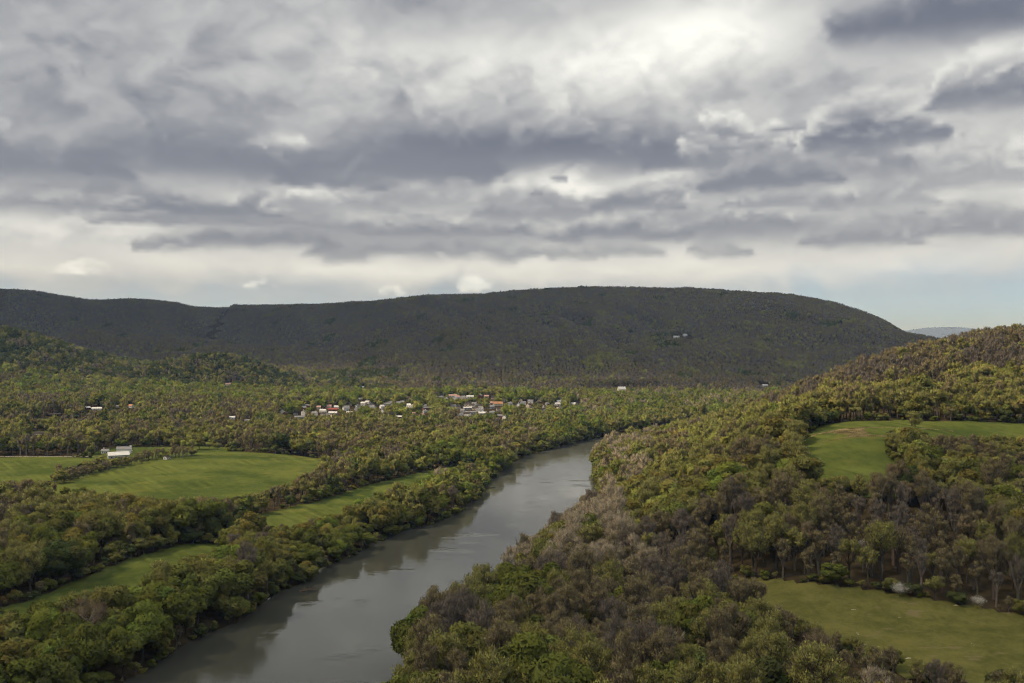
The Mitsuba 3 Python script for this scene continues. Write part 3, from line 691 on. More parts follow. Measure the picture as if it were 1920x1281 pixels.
def building(name, x, y, yaw, w, d, h, rh, wall, roof, label, cat='house', windows=(), chimneys=(), door=None, porch=None, group=None, sink=1.2):
    """windows: (side, along, height, width, height of pane); side 0 = long front (-y), 1 = gable (+x), 3 = gable (-x)."""
    key = number(name)
    z = float(ground_at(x, y).min())
    to = T().translate([x, y, z]).rotate([0, 0, 1], yaw)
    v, f = gable_wall(w, d, h, rh)
    v[:4, 2] -= sink
    scene[key + '__wall'] = mikit.ply((v, f), wall, to_world=to)
    scene[key + '__roof'] = mikit.ply(gable_roof(w, d, h, rh), roof, to_world=to)
    for i, (cx, cy) in enumerate(chimneys):
        scene[key + '__roof__chimney' + (f'_{i:03d}' if i else '')] = mikit.ply(box(cx - 0.5, cx + 0.5, cy - 0.5, cy + 0.5, h + 0.3, h + rh + 1.4), 'brick' if roof != 'grey_roof' else 'white_paint', to_world=to)
    for i, (side, al, zz, ww, wh) in enumerate(windows):
        if side == 0:
            b = box(al - ww / 2, al + ww / 2, -d / 2 - 0.06, -d / 2 + 0.05, zz, zz + wh)
        else:
            s = 1 if side == 1 else -1
            b = box(*sorted((s * (w / 2 - 0.05), s * (w / 2 + 0.06))), al - ww / 2, al + ww / 2, zz, zz + wh)
        scene[key + '__window' + (f'_{i:03d}' if i else '')] = mikit.ply(b, 'window_dark', to_world=to)
    if door is not None:
        scene[key + '__door'] = mikit.ply(box(door - 0.6, door + 0.6, -d / 2 - 0.08, -d / 2 + 0.05, 0, 2.2), 'dark_wood', to_world=to)
    if porch:
        px0, px1, pd = porch
        scene[key + '__porch'] = mikit.ply(trimesh.util.concatenate([trimesh.Trimesh(*b_, process=False) if np.shape(b_[1])[1] == 3 else trimesh.Trimesh(b_[0], np.vstack([b_[1][:, [0, 1, 2]], b_[1][:, [0, 2, 3]]]), process=False) for b_ in
                                           [box(px0, px1, -d / 2 - pd, -d / 2 - 0.02, 2.6, 2.85)] + [box(q - 0.12, q + 0.12, -d / 2 - pd + 0.05, -d / 2 - pd + 0.29, -0.3, 2.6) for q in np.linspace(px0 + 0.2, px1 - 0.2, 4)]]), 'white_paint', to_world=to)
    labels[key] = {'label': label, 'category': cat}
    if group:
        labels[key]['group'] = group
    HOUSES.append((x, y, z, max(w, d), h + rh))
    return key


W2 = [(0, -3.5, 1.0, 1.0, 1.5), (0, 3.5, 1.0, 1.0, 1.5), (0, 0.5, 1.0, 1.0, 1.5)]
FARM, VILL = 'buildings of the white farm', 'houses of the village'
building('farmhouse', -473, 1226, 12, 17, 8, 6.2, 2.6, 'white_paint', 'grey_roof', 'white farmhouse with grey roof and chimneys behind the long white-roofed barn', 'house',
         [(0, -6.2, 1.2, 1.3, 1.7), (0, -3.4, 1.2, 1.3, 1.7), (0, 3.0, 1.2, 1.3, 1.7), (0, 6.2, 1.2, 1.3, 1.7), (1, -1.5, 1.2, 1.2, 1.7), (1, 1.5, 1.2, 1.2, 1.7)], [(6.6, 0.6), (8.0, -0.9)], 0.4, (-2.6, 2.2, 2.0), FARM)
building('farm_cottage', -497, 1228, 8, 8.5, 6, 3.6, 2.0, 'white_paint', 'grey_roof', 'small white cottage left of the white farmhouse', 'house', [(0, -2.6, 1.0, 1.0, 1.5), (0, 2.4, 1.0, 1.0, 1.5), (1, 0, 1.0, 1.0, 1.5)], [(-2, 0.8)], 0.2, None, FARM)
building('barn', -463, 1182, 28, 23, 11, 4.6, 3.4, 'grey_paint', 'metal_roof', 'long barn with bright white metal roof in front of the farmhouse', 'barn', [(0, -8, 1.4, 1.6, 1.4), (0, -3, 1.4, 1.6, 1.4), (0, 8, 1.4, 1.6, 1.4)], (), 3.0, None, FARM)
building('field_shed', -400, 1164, 70, 6.5, 5, 3.2, 1.6, 'white_paint', 'dark_roof', 'small dark shed with white end wall standing alone in the field', 'shed', [(0, 1.4, 0.8, 1.2, 1.4), (3, 0, 1.0, 1.3, 1.6)], (), -1.2, None, FARM)
building('lodge', -680, 1440, 14, 19, 9, 3.4, 2.6, 'dark_wood', 'dark_roof', 'dark brown lodge with pale porch beside the small lawn', 'house', [(0, -6, 1, 1.6, 1.3), (0, 5.5, 1, 1.6, 1.3)], [(4, 0.5)], 0, (-7.5, 6.5, 2.4))
building('open_shed', -795, 1742, 6, 27, 8, 3.0, 1.4, 'dark_wood', 'dark_roof', 'long low dark shed at the top edge of the paddock', 'shed', [(0, -8, 0.4, 5, 2.2), (0, 0, 0.4, 5, 2.2), (0, 8, 0.4, 5, 2.2)])
building('house', -785, 1858, 60, 10, 7, 3.2, 2.6, 'dark_wood', 'metal_roof', 'small house with bright white roof, leftmost of the row above the paddock', 'house')
building('house', -764, 1850, 10, 17, 8, 3.0, 2.4, 'white_paint', 'metal_roof', 'long low white house second in the row above the paddock', 'house', W2)
building('house', -727, 1916, -20, 11, 8, 4.0, 3.0, 'white_paint', 'orange_roof', 'white house with orange roof beside a lone dark spruce', 'house', W2)
building('house', -750, 1910, 15, 9, 7, 3.0, 2.0, 'grey_paint', 'grey_roof', 'small grey house half hidden between the long white house and the spruce', 'house')
building('house', -481, 1728, 10, 9, 7, 4.0, 2.0, 'white_paint', 'metal_roof', 'lone white house in brown woods between the farm and the village', 'house', W2)
building('house', -442, 1684, 25, 12, 7, 3.2, 2.0, 'cream_paint', 'grey_roof', 'cream house among brown trees right of the lone white house', 'house')
for x, y, yaw, w, d, h, rh, wl, rf, text in [
    (-380, 1832, 75, 8, 8, 6.8, 2.2, 'white_paint', 'grey_roof', 'tall narrow white house at the left end of the village'),
    (-396, 1838, 10, 9, 7, 3.6, 2.2, 'white_paint', 'dark_roof', 'low white house left of the tall narrow white house'),
    (-372, 1762, 5, 22, 9, 3.4, 2.0, 'grey_paint', 'grey_roof', 'long grey building below the tall narrow white house'),
    (-346, 1942, 8, 24, 9, 3.6, 2.4, 'brick', 'red_roof', 'long red-roofed building among red-leaved trees'),
    (-331, 1858, -6, 19, 8, 3.6, 2.6, 'white_paint', 'metal_roof', 'long white house with white roof below the red-roofed building'),
    (-325, 1962, 30, 13, 9, 5.0, 3.0, 'white_paint', 'grey_roof', 'white gabled house right of the red-roofed building'),
    (-304, 1878, 12, 14, 8, 3.2, 2.2, 'white_paint', 'metal_roof', 'low white house below the white gabled house'),
    (-302, 1954, 70, 9, 8, 5.0, 2.6, 'grey_paint', 'grey_roof', 'narrow grey house right of the white gabled house'),
    (-278, 1994, -18, 15, 9, 5.2, 2.8, 'white_paint', 'grey_roof', 'broad white house with windows in the left half of the village'),
    (-260, 2086, 4, 18, 9, 4.0, 2.6, 'white_paint', 'grey_roof', 'long grey-roofed white house beside dark spruces'),
    (-261, 2016, 40, 10, 8, 4.6, 2.6, 'white_paint', 'metal_roof', 'small white house below the long grey-roofed house'),
    (-208, 2054, -25, 19, 10, 4.6, 3.2, 'white_paint', 'metal_roof', 'large white house with pale roof at the middle of the village'),
    (-344, 2272, 4, 14, 9, 3.4, 2.2, 'cream_paint', 'metal_roof', 'pale-roofed house set back behind light green trees'),
    (-409, 2752, 10, 14, 9, 4.2, 2.2, 'white_paint', 'metal_roof', 'far white house in the brown woods above the village'),
    (-160, 2270, 15, 12, 9, 5.0, 2.2, 'grey_paint', 'grey_roof', 'grey house on the upper edge of the village'),
    (-140, 2380, 5, 24, 10, 4.2, 3.0, 'white_paint', 'pink_roof', 'long pink-roofed building, topmost in the village'),
    (-126, 2304, 35, 16, 9, 4.6, 3.0, 'white_paint', 'pink_roof', 'white house just below the long pink-roofed building'),
    (-97, 2324, 6, 21, 10, 4.2, 2.6, 'white_paint', 'metal_roof', 'bright white building on the upper right of the village'),
    (-110, 2284, -12, 12, 9, 4.0, 2.6, 'cream_paint', 'grey_roof', 'cream house left of the bright white upper building'),
    (-89, 2016, 3, 20, 9, 3.6, 1.6, 'grey_paint', 'metal_roof', 'flat white-roofed hall above the grey sheds'),
    (-80, 1926, 14, 26, 11, 4.0, 1.8, 'grey_paint', 'grey_roof', 'long grey shed, left one of the grey complex in the village'),
    (-56, 1906, 14, 20, 11, 4.4, 2.4, 'grey_paint', 'metal_roof', 'grey shed with pale roof, right one of the grey complex'),
    (-63, 1976, -8, 17, 9, 4.0, 2.4, 'white_paint', 'grey_roof', 'white house right behind the grey complex'),
    (-29, 2106, 8, 23, 12, 4.6, 4.2, 'cream_paint', 'orange_roof', 'big orange-brown roofed barn in the village'),
    (-18, 2186, 80, 8, 8, 6.0, 2.6, 'white_paint', 'metal_roof', 'narrow white house behind the orange-brown roofed barn'),
    (-12, 1822, 60, 12, 9, 6.0, 2.6, 'white_paint', 'grey_roof', 'white house nearest the river at the edge of the village'),
    (14, 2096, 75, 9, 8, 5.4, 3.0, 'white_paint', 'grey_roof', 'white gable house among light green trees right of the barn'),
    (97, 2160, -6, 18, 9, 3.6, 2.0, 'white_paint', 'metal_roof', 'long white house at the right end of the village'),
    (76, 2148, 20, 10, 8, 4.0, 2.4, 'grey_paint', 'grey_roof', 'grey house next to the long white house at the village end'),
    (-204, 1812, 5, 14, 8, 3.0, 2.0, 'cream_paint', 'metal_roof', 'cream house between two pairs of spruces below the village'),
    (-184, 1872, -15, 10, 8, 4.0, 2.6, 'cream_paint', 'pink_roof', 'yellowish house right of the spruce pair'),
    (-167, 1926, 25, 9, 7, 4.0, 2.2, 'white_paint', 'grey_roof', 'small white house alone below the middle of the village'),
    (-4, 2134, 10, 12, 8, 4.0, 2.4, 'white_paint', 'grey_roof', 'low white house right behind the orange-brown barn')]:
    w, d = w * 0.80, d * 0.9
    building('house', x, y, yaw, w, d, h, rh, wl, rf, text, 'house', [(0, -w * 0.28, 1.0, 1.1, 1.5), (0, w * 0.05, 1.0, 1.1, 1.5), (0, w * 0.32, 1.0, 1.1, 1.5)] + ([(1, 0, 1.0, 1.1, 1.5), (0, -w * 0.28, 3.9, 1.1, 1.4), (0, w * 0.25, 3.9, 1.1, 1.4)] if h > 5.5 else []), [(w * 0.2, 0.4)] if w < 16 and rf == 'grey_roof' else (), w * 0.18, None, VILL)
HOUSE_MARKS = [(-380, 1832, 'the tall narrow white house'), (-346, 1942, 'the red-roofed building'), (-325, 1962, 'the white gabled house'), (-278, 1994, 'the broad white house with windows'), (-260, 2086, 'the long grey-roofed house'), (-208, 2054, 'the large pale-roofed white house'), (-140, 2380, 'the long pink-roofed building'), (-97, 2324, 'the bright white upper building'),
               (-89, 2016, 'the flat white-roofed hall'), (-80, 1926, 'the long grey shed'), (-29, 2106, 'the orange-brown roofed barn'), (-12, 1822, 'the house nearest the river'), (14, 2096, 'the white gable house'), (97, 2160, 'the long white house at the end')]
HR = np.random.default_rng(3)
said = {}
while len(said) < 64:
    mx_, my_, mark = HOUSE_MARKS[int(HR.integers(len(HOUSE_MARKS)))]
    x, y = mx_ + HR.normal() * 34, my_ + HR.normal() * 75
    if min(math.hypot(x - h_[0], (y - h_[1]) * 0.45) for h_ in HOUSES) < 15 or not 1780 < y < 2420:
        continue
    wl, rf = [('white_paint', 'grey_roof'), ('white_paint', 'metal_roof'), ('cream_paint', 'dark_roof'), ('grey_paint', 'grey_roof'), ('white_paint', 'dark_roof'), ('brick', 'grey_roof'), ('cream_paint', 'pink_roof')][int(HR.integers(7))]
    way = ('left of' if x < mx_ else 'right of') if abs(x - mx_) * 2.2 > abs(y - my_) else ('behind' if y > my_ else 'in front of')
    text = f"small {wl.split('_')[0]} house with {'pale' if rf == 'metal_roof' else rf.split('_')[0]} roof {way} {mark}"
    if text in said:
        continue
    said[text] = 1
    w = float(HR.uniform(8, 12))
    building('house', float(x), float(y), float(HR.uniform(-35, 35)) + (90 if HR.uniform() < 0.3 else 0), w, 8, float(HR.uniform(3.2, 5.4)), float(HR.uniform(2.2, 3.2)), wl, rf, text, 'house', [(0, -w * 0.25, 1.0, 1.1, 1.5), (0, w * 0.25, 1.0, 1.1, 1.5)], [(w * 0.2, 0.4)] if HR.uniform() < 0.4 else (), 0.0, None, VILL)
building('house', 284, 2604, 20, 20, 10, 4.5, 6.0, 'cream_paint', 'metal_roof', 'lone pale house with steep roof on the lawn below the dark hills', 'house', [(0, -5, 1, 1.4, 1.6), (0, 4, 1, 1.4, 1.6), (1, 0, 1.2, 1.6, 1.8)])
building('house', 682, 4174, 0, 24, 12, 6.0, 4.0, 'white_paint', 'metal_roof', 'white far-off house, left of the pair on the mountain foot', 'house', group='pair of far white houses')
building('house', 720, 4180, 30, 16, 10, 5.0, 4.0, 'white_paint', 'metal_roof', 'white far-off house, right of the pair on the mountain foot', 'house', group='pair of far white houses')
building('house', 688, 2736, 10, 15, 9, 4.0, 3.0, 'grey_paint', 'metal_roof', 'pale roof in the dark woods near the foot of the right-hand hill', 'house')
building('house', -720, 2540, 10, 16, 9, 4.0, 2.6, 'cream_paint', 'pink_roof', 'faint pinkish roof at the foot of the dome-shaped wooded hill', 'house')

# a snag stranded at the foot of the left bank
SR = np.random.default_rng(17)
snag_trunk = [(np.array([-5.0, 1.0, 0.2]), np.array([0.5, 0.2, 0.9]), 0.42, 0.34), (np.array([0.5, 0.2, 0.9]), np.array([6.5, -1.2, 1.0]), 0.34, 0.14)]
v, c, n = wood_of(snag_trunk, (0.24, 0.18, 0.12), SR, 1)
SNAG = T().translate([-122.5, 603.0, 0.1]).rotate([0, 0, 1], 20)
scene['driftwood__trunk'] = {**to_ply([(v, c, n)]), 'to_world': SNAG}
for i in range(16):
    s = SR.uniform(-0.6, 1)
    root = np.array([5.0 * s, -0.6 * s, 0.8])
    tip = root + np.array([SR.normal() * 2.2, SR.normal() * 2.2, SR.uniform(0.8, 3.0)])
    scene['driftwood__branch' + (f'_{i:03d}' if i else '')] = {**to_ply([wood_of([(root, (root + tip) / 2 + SR.normal(size=3) * 0.2, 0.16, 0.11), ((root + tip) / 2, tip, 0.11, 0.04)], (0.27, 0.20, 0.13), SR, 2)]), 'to_world': SNAG}
labels['driftwood'] = {'label': 'pale brown heap of stranded driftwood branches at the foot of the left river bank', 'category': 'driftwood'}

# ------------------------------------------------------------------ choose the trees
trees = []          # x, y, z, kind, scale, width factor
KN = list(KINDS)


def pick_kinds(x, y, M):
    """Trees of a kind stand together: the draw follows a slow noise, evened out by rank."""
    u = 1.25 * meshkit.fbm(np.stack([x / 42, y / 52, x * 0 + 6.5], -1), 3, 88) + 0.27 * RNG.uniform(size=len(x))
    blk = np.floor(x / 260) * 1000 + np.floor(y / 320)
    r = np.empty(len(x))
    for b_ in np.unique(blk):
        m = blk == b_
        r[m] = (np.argsort(np.argsort(u[m])) + 0.5) / m.sum()
    order_ = [KN.index(k) for k in ('conifer', 'deep', 'green', 'fresh', 'olive', 'lime', 'gold', 'hazel', 'rust', 'brown', 'tan', 'pale', 'mauve', 'blossom')]
    return np.array(order_)[(r[:, None] > np.cumsum(M[:, order_], 1)).sum(1).clip(0, len(KN) - 1)]


def fill(x0, x1, y0, y1, step, margin, size=1.0, where=None):
    x, y = plant(x0, x1, y0, y1, step, margin)
    if where is not None:
        m = where(x, y)
        x, y = x[m], y[m]
    z = ground_at(x, y)
    Wt = mixture(x, y, z)
    M = np.stack([Wt[k] for k in KN], 1)
    M /= M.sum(1, keepdims=True)
    pick = pick_kinds(x, y, M)
    big = meshkit.noise(np.stack([x / 40, y / 40, x * 0 + 0.5], -1), 77)
    s = size * RNG.choice([0.62, 0.85, 1.0, 1.22], len(x), p=[0.22, 0.33, 0.27, 0.18]) * RNG.uniform(0.9, 1.1, len(x)) * (0.84 + 0.30 * big) * np.where((y < 430) & (x > 105), 0.55, 1.0) * np.where((x > 270) & (y > 640) & (y < 770), 0.8, 1.0) * np.where((x < -100) & (x > -215) & (y > 610) & (y < 770), 0.78, 1.0) * np.where((x < -20) & (x > -110) & (y > 960) & (y < 1160), 0.68, 1.0)
    for a in zip(x, y, z, pick, s):
        trees.append([float(a[0]), float(a[1]), float(a[2]), KN[a[3]], float(a[4]), float(RNG.uniform(0.9, 1.15))])


MIDSTREAM_X, MIDSTREAM_Y = [-300, -115, -90, -25, 40, 90, 200, 3000], [-400, 440, 600, 900, 1180, 1420, 1600, 1760]


def east(x, y):
    return x > np.interp(y, MIDSTREAM_Y, MIDSTREAM_X)


fill(-520, 100, 330, 1000, 10.6, 4.0, 1.12, lambda x, y: ~east(x, y))
fill(-160, 560, 330, 640, 9.6, 3.4, 1.12, east)
fill(-160, 560, 640, 1000, 8.8, 3.2, 1.05, east)
fill(-1000, 1000, 1000, 1760, 10.2, 4.5, 1.04)
fill(-1600, 1600, 1760, 2760, 11.2, 6.0)
# hedge down from the farm, and shrubs along woodland edges
hx, hy = scatter(-480, -370, 920, 1200, 5.0)
hm = shapely.contains_xy(HEDGES, hx, hy)
for x, y in zip(hx[hm], hy[hm]):
    trees.append([x, y, float(ground_at(x, y)[0]), str(RNG.choice(['brown', 'hazel', 'mauve', 'olive', 'lime'], p=[.34, .26, .2, .12, .08])), float(RNG.uniform(0.28, 0.62)), 1.2])
edge_lines = [p.buffer(3.0).exterior for p in FIELD_POLYS.values()] + [RIVER.buffer(3.0).exterior]
for line in edge_lines:
    for s in np.arange(0, line.length, 2.6):
        p = line.interpolate(s + RNG.uniform(-2, 2))
        x, y = p.x + RNG.uniform(-1.5, 1.5), p.y + RNG.uniform(-1.5, 1.5)
        if y < 335 or y > 1750 or abs(x) > HALF * y * 1.02 + 5 or RNG.uniform() < 0.45 or shapely.contains_xy(GLADES, x, y) or shapely.contains_xy(ALL_FIELDS, x, y) or shapely.contains_xy(RIVER, x, y):
            continue
        trees.append([x, y, float(ground_at(x, y)[0]), str(RNG.choice(['green', 'deep', 'olive', 'hazel', 'brown'], p=[.25, .25, .2, .15, .15])), float(RNG.choice([0.16, 0.25, 0.4, 0.6], p=[0.3, 0.35, 0.22, 0.13])), float(RNG.uniform(1.1, 1.7))])
# trees of their own
SINGLES = [(-44, 452, 'green', 1.5, 0.95), (-46, 347, 'tan', 1.30, 0.42), (-198, 468, 'pale', 1.3, 1.25), (-232, 764, 'pale', 1.2, 1.2), (243, 540, 'lime', 0.95, 1.15), (302, 748, 'green', 0.72, 1.25), (196, 508, 'blossom', 1.0, 1.3), (228, 492, 'blossom', 0.9, 1.0), (196, 562, 'blossom', 1.0, 0.9),
           (-402, 1264, 'lime', 0.80, 1.25), (-392, 1260, 'olive', 0.75, 1.2), (-415, 1272, 'lime', 0.75, 1.2), (-382, 1268, 'lime', 0.6, 1.3), (-428, 1275, 'olive', 0.8, 1.1), (-370, 1262, 'olive', 0.5, 1.2),
           (-455, 1192, 'hazel', 0.85, 1.1), (-392, 1165, 'brown', 1.0, 0.9), (-410, 1180, 'brown', 0.55, 1.2), (9, 430, 'pale', 1.05, 0.8), (65, 418, 'pale', 1.0, 1.1), (106, 428, 'pale', 1.0, 0.75), (124, 408, 'pale', 0.95, 0.9), (-70, 985, 'tan', 1.1, 1.1)]
for x, y, k, s, wf in SINGLES:
    trees = [t for t in trees if (t[0] - x) ** 2 + (t[1] - y) ** 2 > ((7.5 if k == 'pale' or s > 1.4 else 4.5) * s + 1) ** 2]
    trees.append([x, y, float(ground_at(x, y)[0]), k, s, wf])
SPRUCES = [(-711, 1836, 1.30, 'dark spruce beside the orange-roofed white house'), (-797, 1976, 1.25, 'broad dark spruce behind the row of white houses'), (-786, 1985, 1.05, 'smaller dark spruce beside the broad one behind the white houses'),
           (-233, 1766, 1.15, 'left spruce of the tall pair below the village'), (-222, 1770, 1.05, 'right spruce of the tall pair below the village'), (-193, 1800, 0.85, 'left spruce of the short pair below the village'), (-183, 1812, 0.80, 'right spruce of the short pair below the village'),
           (-306, 2500, 1.4, 'left one of three spruces standing above the village'), (-296, 2510, 1.5, 'middle one of three spruces standing above the village'), (-281, 2520, 1.3, 'right one of three spruces standing above the village'),
           (2, 2204, 1.45, 'tall spruce at the upper right edge of the village'), (-12, 2178, 1.1, 'shorter spruce left of the tall upper one'), (-50, 2082, 1.1, 'round dark spruce left of the orange-brown barn'), (-120, 2050, 1.2, 'right spruce of the dark row amid the village'), (-131, 2064, 1.0, 'middle spruce of the dark row amid the village'), (-146, 2060, 0.95, 'left spruce of the dark row amid the village'),
           (-238, 2024, 1.2, 'spruce right of the long grey-roofed house'), (-194, 2146, 1.1, 'spruce in the gap at the middle of the village'), (-310, 1800, 0.8, 'small spruce below the low white house'), (-267, 2100, 0.9, 'spruce behind the long grey-roofed house'), (-24, 1770, 0.8, 'small spruce at the river edge of the village'), (-627, 1252, 0.85, 'dark round spruce at the left rim of the farm field')]
for x, y, s, text in SPRUCES:
    trees = [t for t in trees if (t[0] - x) ** 2 + (t[1] - y) ** 2 > 36]
    trees.append([x, y, float(ground_at(x, y)[0]), 'conifer', s, 1.0])

HEIGHT = {'green': 20, 'deep': 19, 'fresh': 18, 'olive': 20, 'lime': 18, 'gold': 19, 'hazel': 20, 'brown': 20, 'rust': 20, 'mauve': 20, 'tan': 22, 'pale': 22, 'blossom': 8, 'conifer': 15}
A = np.array([(t[0], t[1], t[2], HEIGHT[t[3]] * t[4], 6 * t[4] * t[5]) for t in trees])
keep = np.ones(len(A), bool)
# low growth before the open fields: bearing and drop (tangents) of the line that the crowns stay under, and the field behind it
OPEN_VIEWS = [([(-0.478, 0.262), (-0.404, 0.246), (-0.377, 0.233), (-0.334, 0.215), (-0.303, 0.204)], 'meadow'), ([(-0.246, 0.184), (-0.207, 0.182), (-0.170, 0.169), (-0.138, 0.155), (-0.101, 0.141), (-0.063, 0.129)], 'meadow_001'),
              ([(-0.452, 0.141), (-0.403, 0.152), (-0.350, 0.158), (-0.287, 0.157), (-0.255, 0.152), (-0.220, 0.141), (-0.185, 0.123)], 'meadow_002'), ([(0.245, 0.255), (0.270, 0.270), (0.308, 0.285), (0.361, 0.299), (0.404, 0.318), (0.53, 0.332)], 'meadow_004'), ([(0.372, 0.096), (0.53, 0.093)], 'meadow_005'), ([(-0.53, 0.141), (-0.458, 0.139)], 'meadow_003'), ([(0.292, 0.138), (0.371, 0.133)], 'meadow_005')]
mine = {(q[0], q[1]) for q in SINGLES}
for line, reach in OPEN_VIEWS:
    line = np.array(line)
    t_ = A[:, 0] / A[:, 1]
    tt = np.linspace(line[0, 0], line[-1, 0], 25)
    near = []
    for q in tt:
        hit = FIELD_POLYS[reach].intersection(LineString([(q * 200, 200), (q * 1800, 1800)]))
        near.append(hit.bounds[1] if not hit.is_empty else 0.0)
    reach_ = np.interp(t_, tt, near)
    room = 150 - np.interp(t_, line[:, 0], line[:, 1]) * A[:, 1] - A[:, 2]
    for i in np.nonzero((t_ > line[0, 0]) & (t_ < line[-1, 0]) & (A[:, 1] < reach_ + 1) & (A[:, 3] > room))[0]:
        if (trees[i][0], trees[i][1]) in mine:
            continue
        if room[i] < 4.5:
            keep[i] = False
        else:
            f_ = max(room[i] / A[i, 3], 0.25)
            trees[i][4] *= f_
            A[i, 4] *= f_
            A[i, 3] *= f_
# yards: nothing tall stands close before a house
for x, y, z, wd, hh in HOUSES:
    L = math.hypot(x, y)
    ux, uy = x / L, y / L
    al = A[:, 0] * ux + A[:, 1] * uy
    ac = np.abs(A[:, 0] * uy - A[:, 1] * ux)
    top = A[:, 2] + A[:, 3]
    sight = 150 + (z + hh * 0.30 - 150) * al / L
    keep &= ~((ac < wd * 0.55 + A[:, 4] * 0.6) & (al < L - 1) & (al > L - 420) & (top > sight))
    keep &= ~((np.abs(al - L) < wd * 0.7 + 2) & (ac < wd * 0.6 + 3))
# below the frame
low = (150 - A[:, 2] - A[:, 3]) / A[:, 1]
keep &= low < 0.352
order = np.argsort(A[:, 1])
horizon = np.full(1200, -1.0)
for i in order:
    if not keep[i]:
        continue
    x, y, z, hgt, rad = A[i]
    b0, b1 = int((x - rad) / y / 1.2 * 1200 + 600), int((x + rad) / y / 1.2 * 1200 + 600)
    b0, b1 = max(b0, 0), min(b1, 1199)
    if y > 1100 and b1 >= b0 and (z + hgt - 150) / y < horizon[b0:b1 + 1].min() - 0.0004:
        keep[i] = False
        continue
    if b1 >= b0:
        horizon[b0:b1 + 1] = np.maximum(horizon[b0:b1 + 1], (z + 0.5 * hgt - 150) / y)
trees = [t for t, k in zip(trees, keep) if k]
A = A[keep]

# ------------------------------------------------------------------ the nearest trees, each a thing of its own
LOOK = {'green': 'mid green leafy tree', 'deep': 'dark green leafy tree', 'fresh': 'fresh bright green tree', 'olive': 'olive green leafy tree', 'lime': 'bright lime green tree', 'gold': 'golden green leafy tree', 'hazel': 'olive brown budding tree', 'brown': 'brown budding tree', 'rust': 'rust tinted budding tree',
        'mauve': 'grey mauve bare tree', 'tan': 'pale tan bare sycamore', 'pale': 'pale limbed sycamore', 'blossom': 'white blossoming tree', 'conifer': 'dark spruce'}
NAME = {k: 'leafy_tree' for k in ('green', 'deep', 'fresh', 'olive', 'lime', 'gold')} | {k: 'budding_tree' for k in ('hazel', 'brown', 'rust')} | {'mauve': 'bare_tree', 'tan': 'sycamore_tree', 'pale': 'sycamore_tree', 'blossom': 'blossoming_tree', 'conifer': 'spruce_tree'}
F1 = 0.5 / HALF
px = A[:, 0] / A[:, 1] * F1 + 0.5
py = 0.5 - (A[:, 2] + A[:, 3] * 0.72 - 150) / A[:, 1] * F1 * 1024 / 683
size = A[:, 3] * (0.5 + A[:, 4] / 12) / A[:, 1]
inside = (px > 0.005) & (px < 0.995) & (py < 0.985) & (A[:, 3] > 7)
rank = np.argsort(-np.where(inside, size, 0))
own = set(int(i) for i in rank[:275])
for i, t in enumerate(trees):
    if t[3] in ('blossom', 'conifer') or any(abs(t[0] - q[0]) + abs(t[1] - q[1]) < 0.01 for q in SINGLES):
        own.add(i)
SINGLE_TEXT = {(-44, 452): 'big fresh green tree standing out over the water on the right bank', (-46, 347): 'slim cone-shaped bare tree before the water at the bottom edge', (-198, 468): 'broad bare sycamore with pale limbs in the left bank woods', (-232, 764): 'large pale bare sycamore between the two meadow strips',
               (243, 540): 'brightest lime green tree on the right wooded slope', (302, 748): 'round green tree at the inner corner of the upper field', (196, 508): 'larger white blossoming tree behind the rough pasture', (228, 492): 'smaller white blossoming tree at the wood edge right of the larger one', (196, 562): 'white blossoming tree up the slope inside the brown woods',
               (-402, 1264): 'tallest lime green tree of the round clump by the farm field', (-392, 1260): 'olive tree at the front of the round clump by the farm field', (-415, 1272): 'lime green tree left of centre in the round clump', (-382, 1268): 'low lime green tree right in the round clump', (-428, 1275): 'olive tree at the left end of the round clump', (-370, 1262): 'low olive bush at the right end of the round clump',
               (-455, 1192): 'slim olive brown tree left of the barn', (-392, 1165): 'tall brown bare-limbed tree right of the barn', (-410, 1180): 'low brown tree between barn and field shed', (9, 430): 'leftmost pale sycamore at the bottom edge right of the river', (65, 418): 'wide pale sycamore at the bottom edge, second from the river', (106, 428): 'slim pale sycamore at the bottom edge below the pasture tip', (124, 408): 'rightmost of the pale sycamores along the bottom edge', (-70, 985): 'tan bare sycamore at the river end of the long meadow'}
MARKS = [(-44, 452, 'the big bank tree over the water'), (-198, 468, 'the broad pale-limbed sycamore'), (-232, 764, 'the large sycamore between meadows'), (196, 508, 'the larger white blossoming tree'), (-124, 604, 'the driftwood by the left bank'), (70, 557, 'the tip of the rough pasture'), (243, 540, 'the brightest lime tree'), (65, 418, 'the wide pale sycamore at the bottom'),
         (-217, 722, 'the upper end of the lower meadow'), (-215, 805, 'the lower end of the long meadow'), (230, 640, 'the foot of the upper field'), (124, 408, 'the rightmost bottom sycamore'), (-262, 590, 'the lower meadow strip'), (4, 640, 'the bend of the right bank'), (140, 640, 'the middle of the brown slope'), (-400, 760, 'the large farm field'), (330, 690, 'the right side of the upper field')]
ORDINAL = ['first', 'second', 'third', 'fourth', 'fifth', 'sixth', 'seventh', 'eighth', 'ninth', 'tenth', 'eleventh', 'twelfth', 'thirteenth', 'fourteenth', 'fifteenth', 'sixteenth', 'seventeenth', 'eighteenth', 'nineteenth', 'twentieth']
WAYS = ['right of', 'above and right of', 'above', 'above and left of', 'left of', 'below and left of', 'below', 'below and right of']
MPX = np.array([(m[0] / m[1] * F1 + 0.5, (0.5 - (float(ground_at(m[0], m[1])[0]) + 12 - 150) / m[1] * F1 * 1024 / 683) * 683 / 1024) for m in MARKS])
told = {}
for i in own:
    t = trees[i]
    if (t[0], t[1]) in SINGLE_TEXT:
        told[i] = SINGLE_TEXT[t[0], t[1]]
    elif t[3] == 'conifer':
        told[i] = next(s[3] for s in SPRUCES if (s[0], s[1]) == (t[0], t[1]))
classes = {}
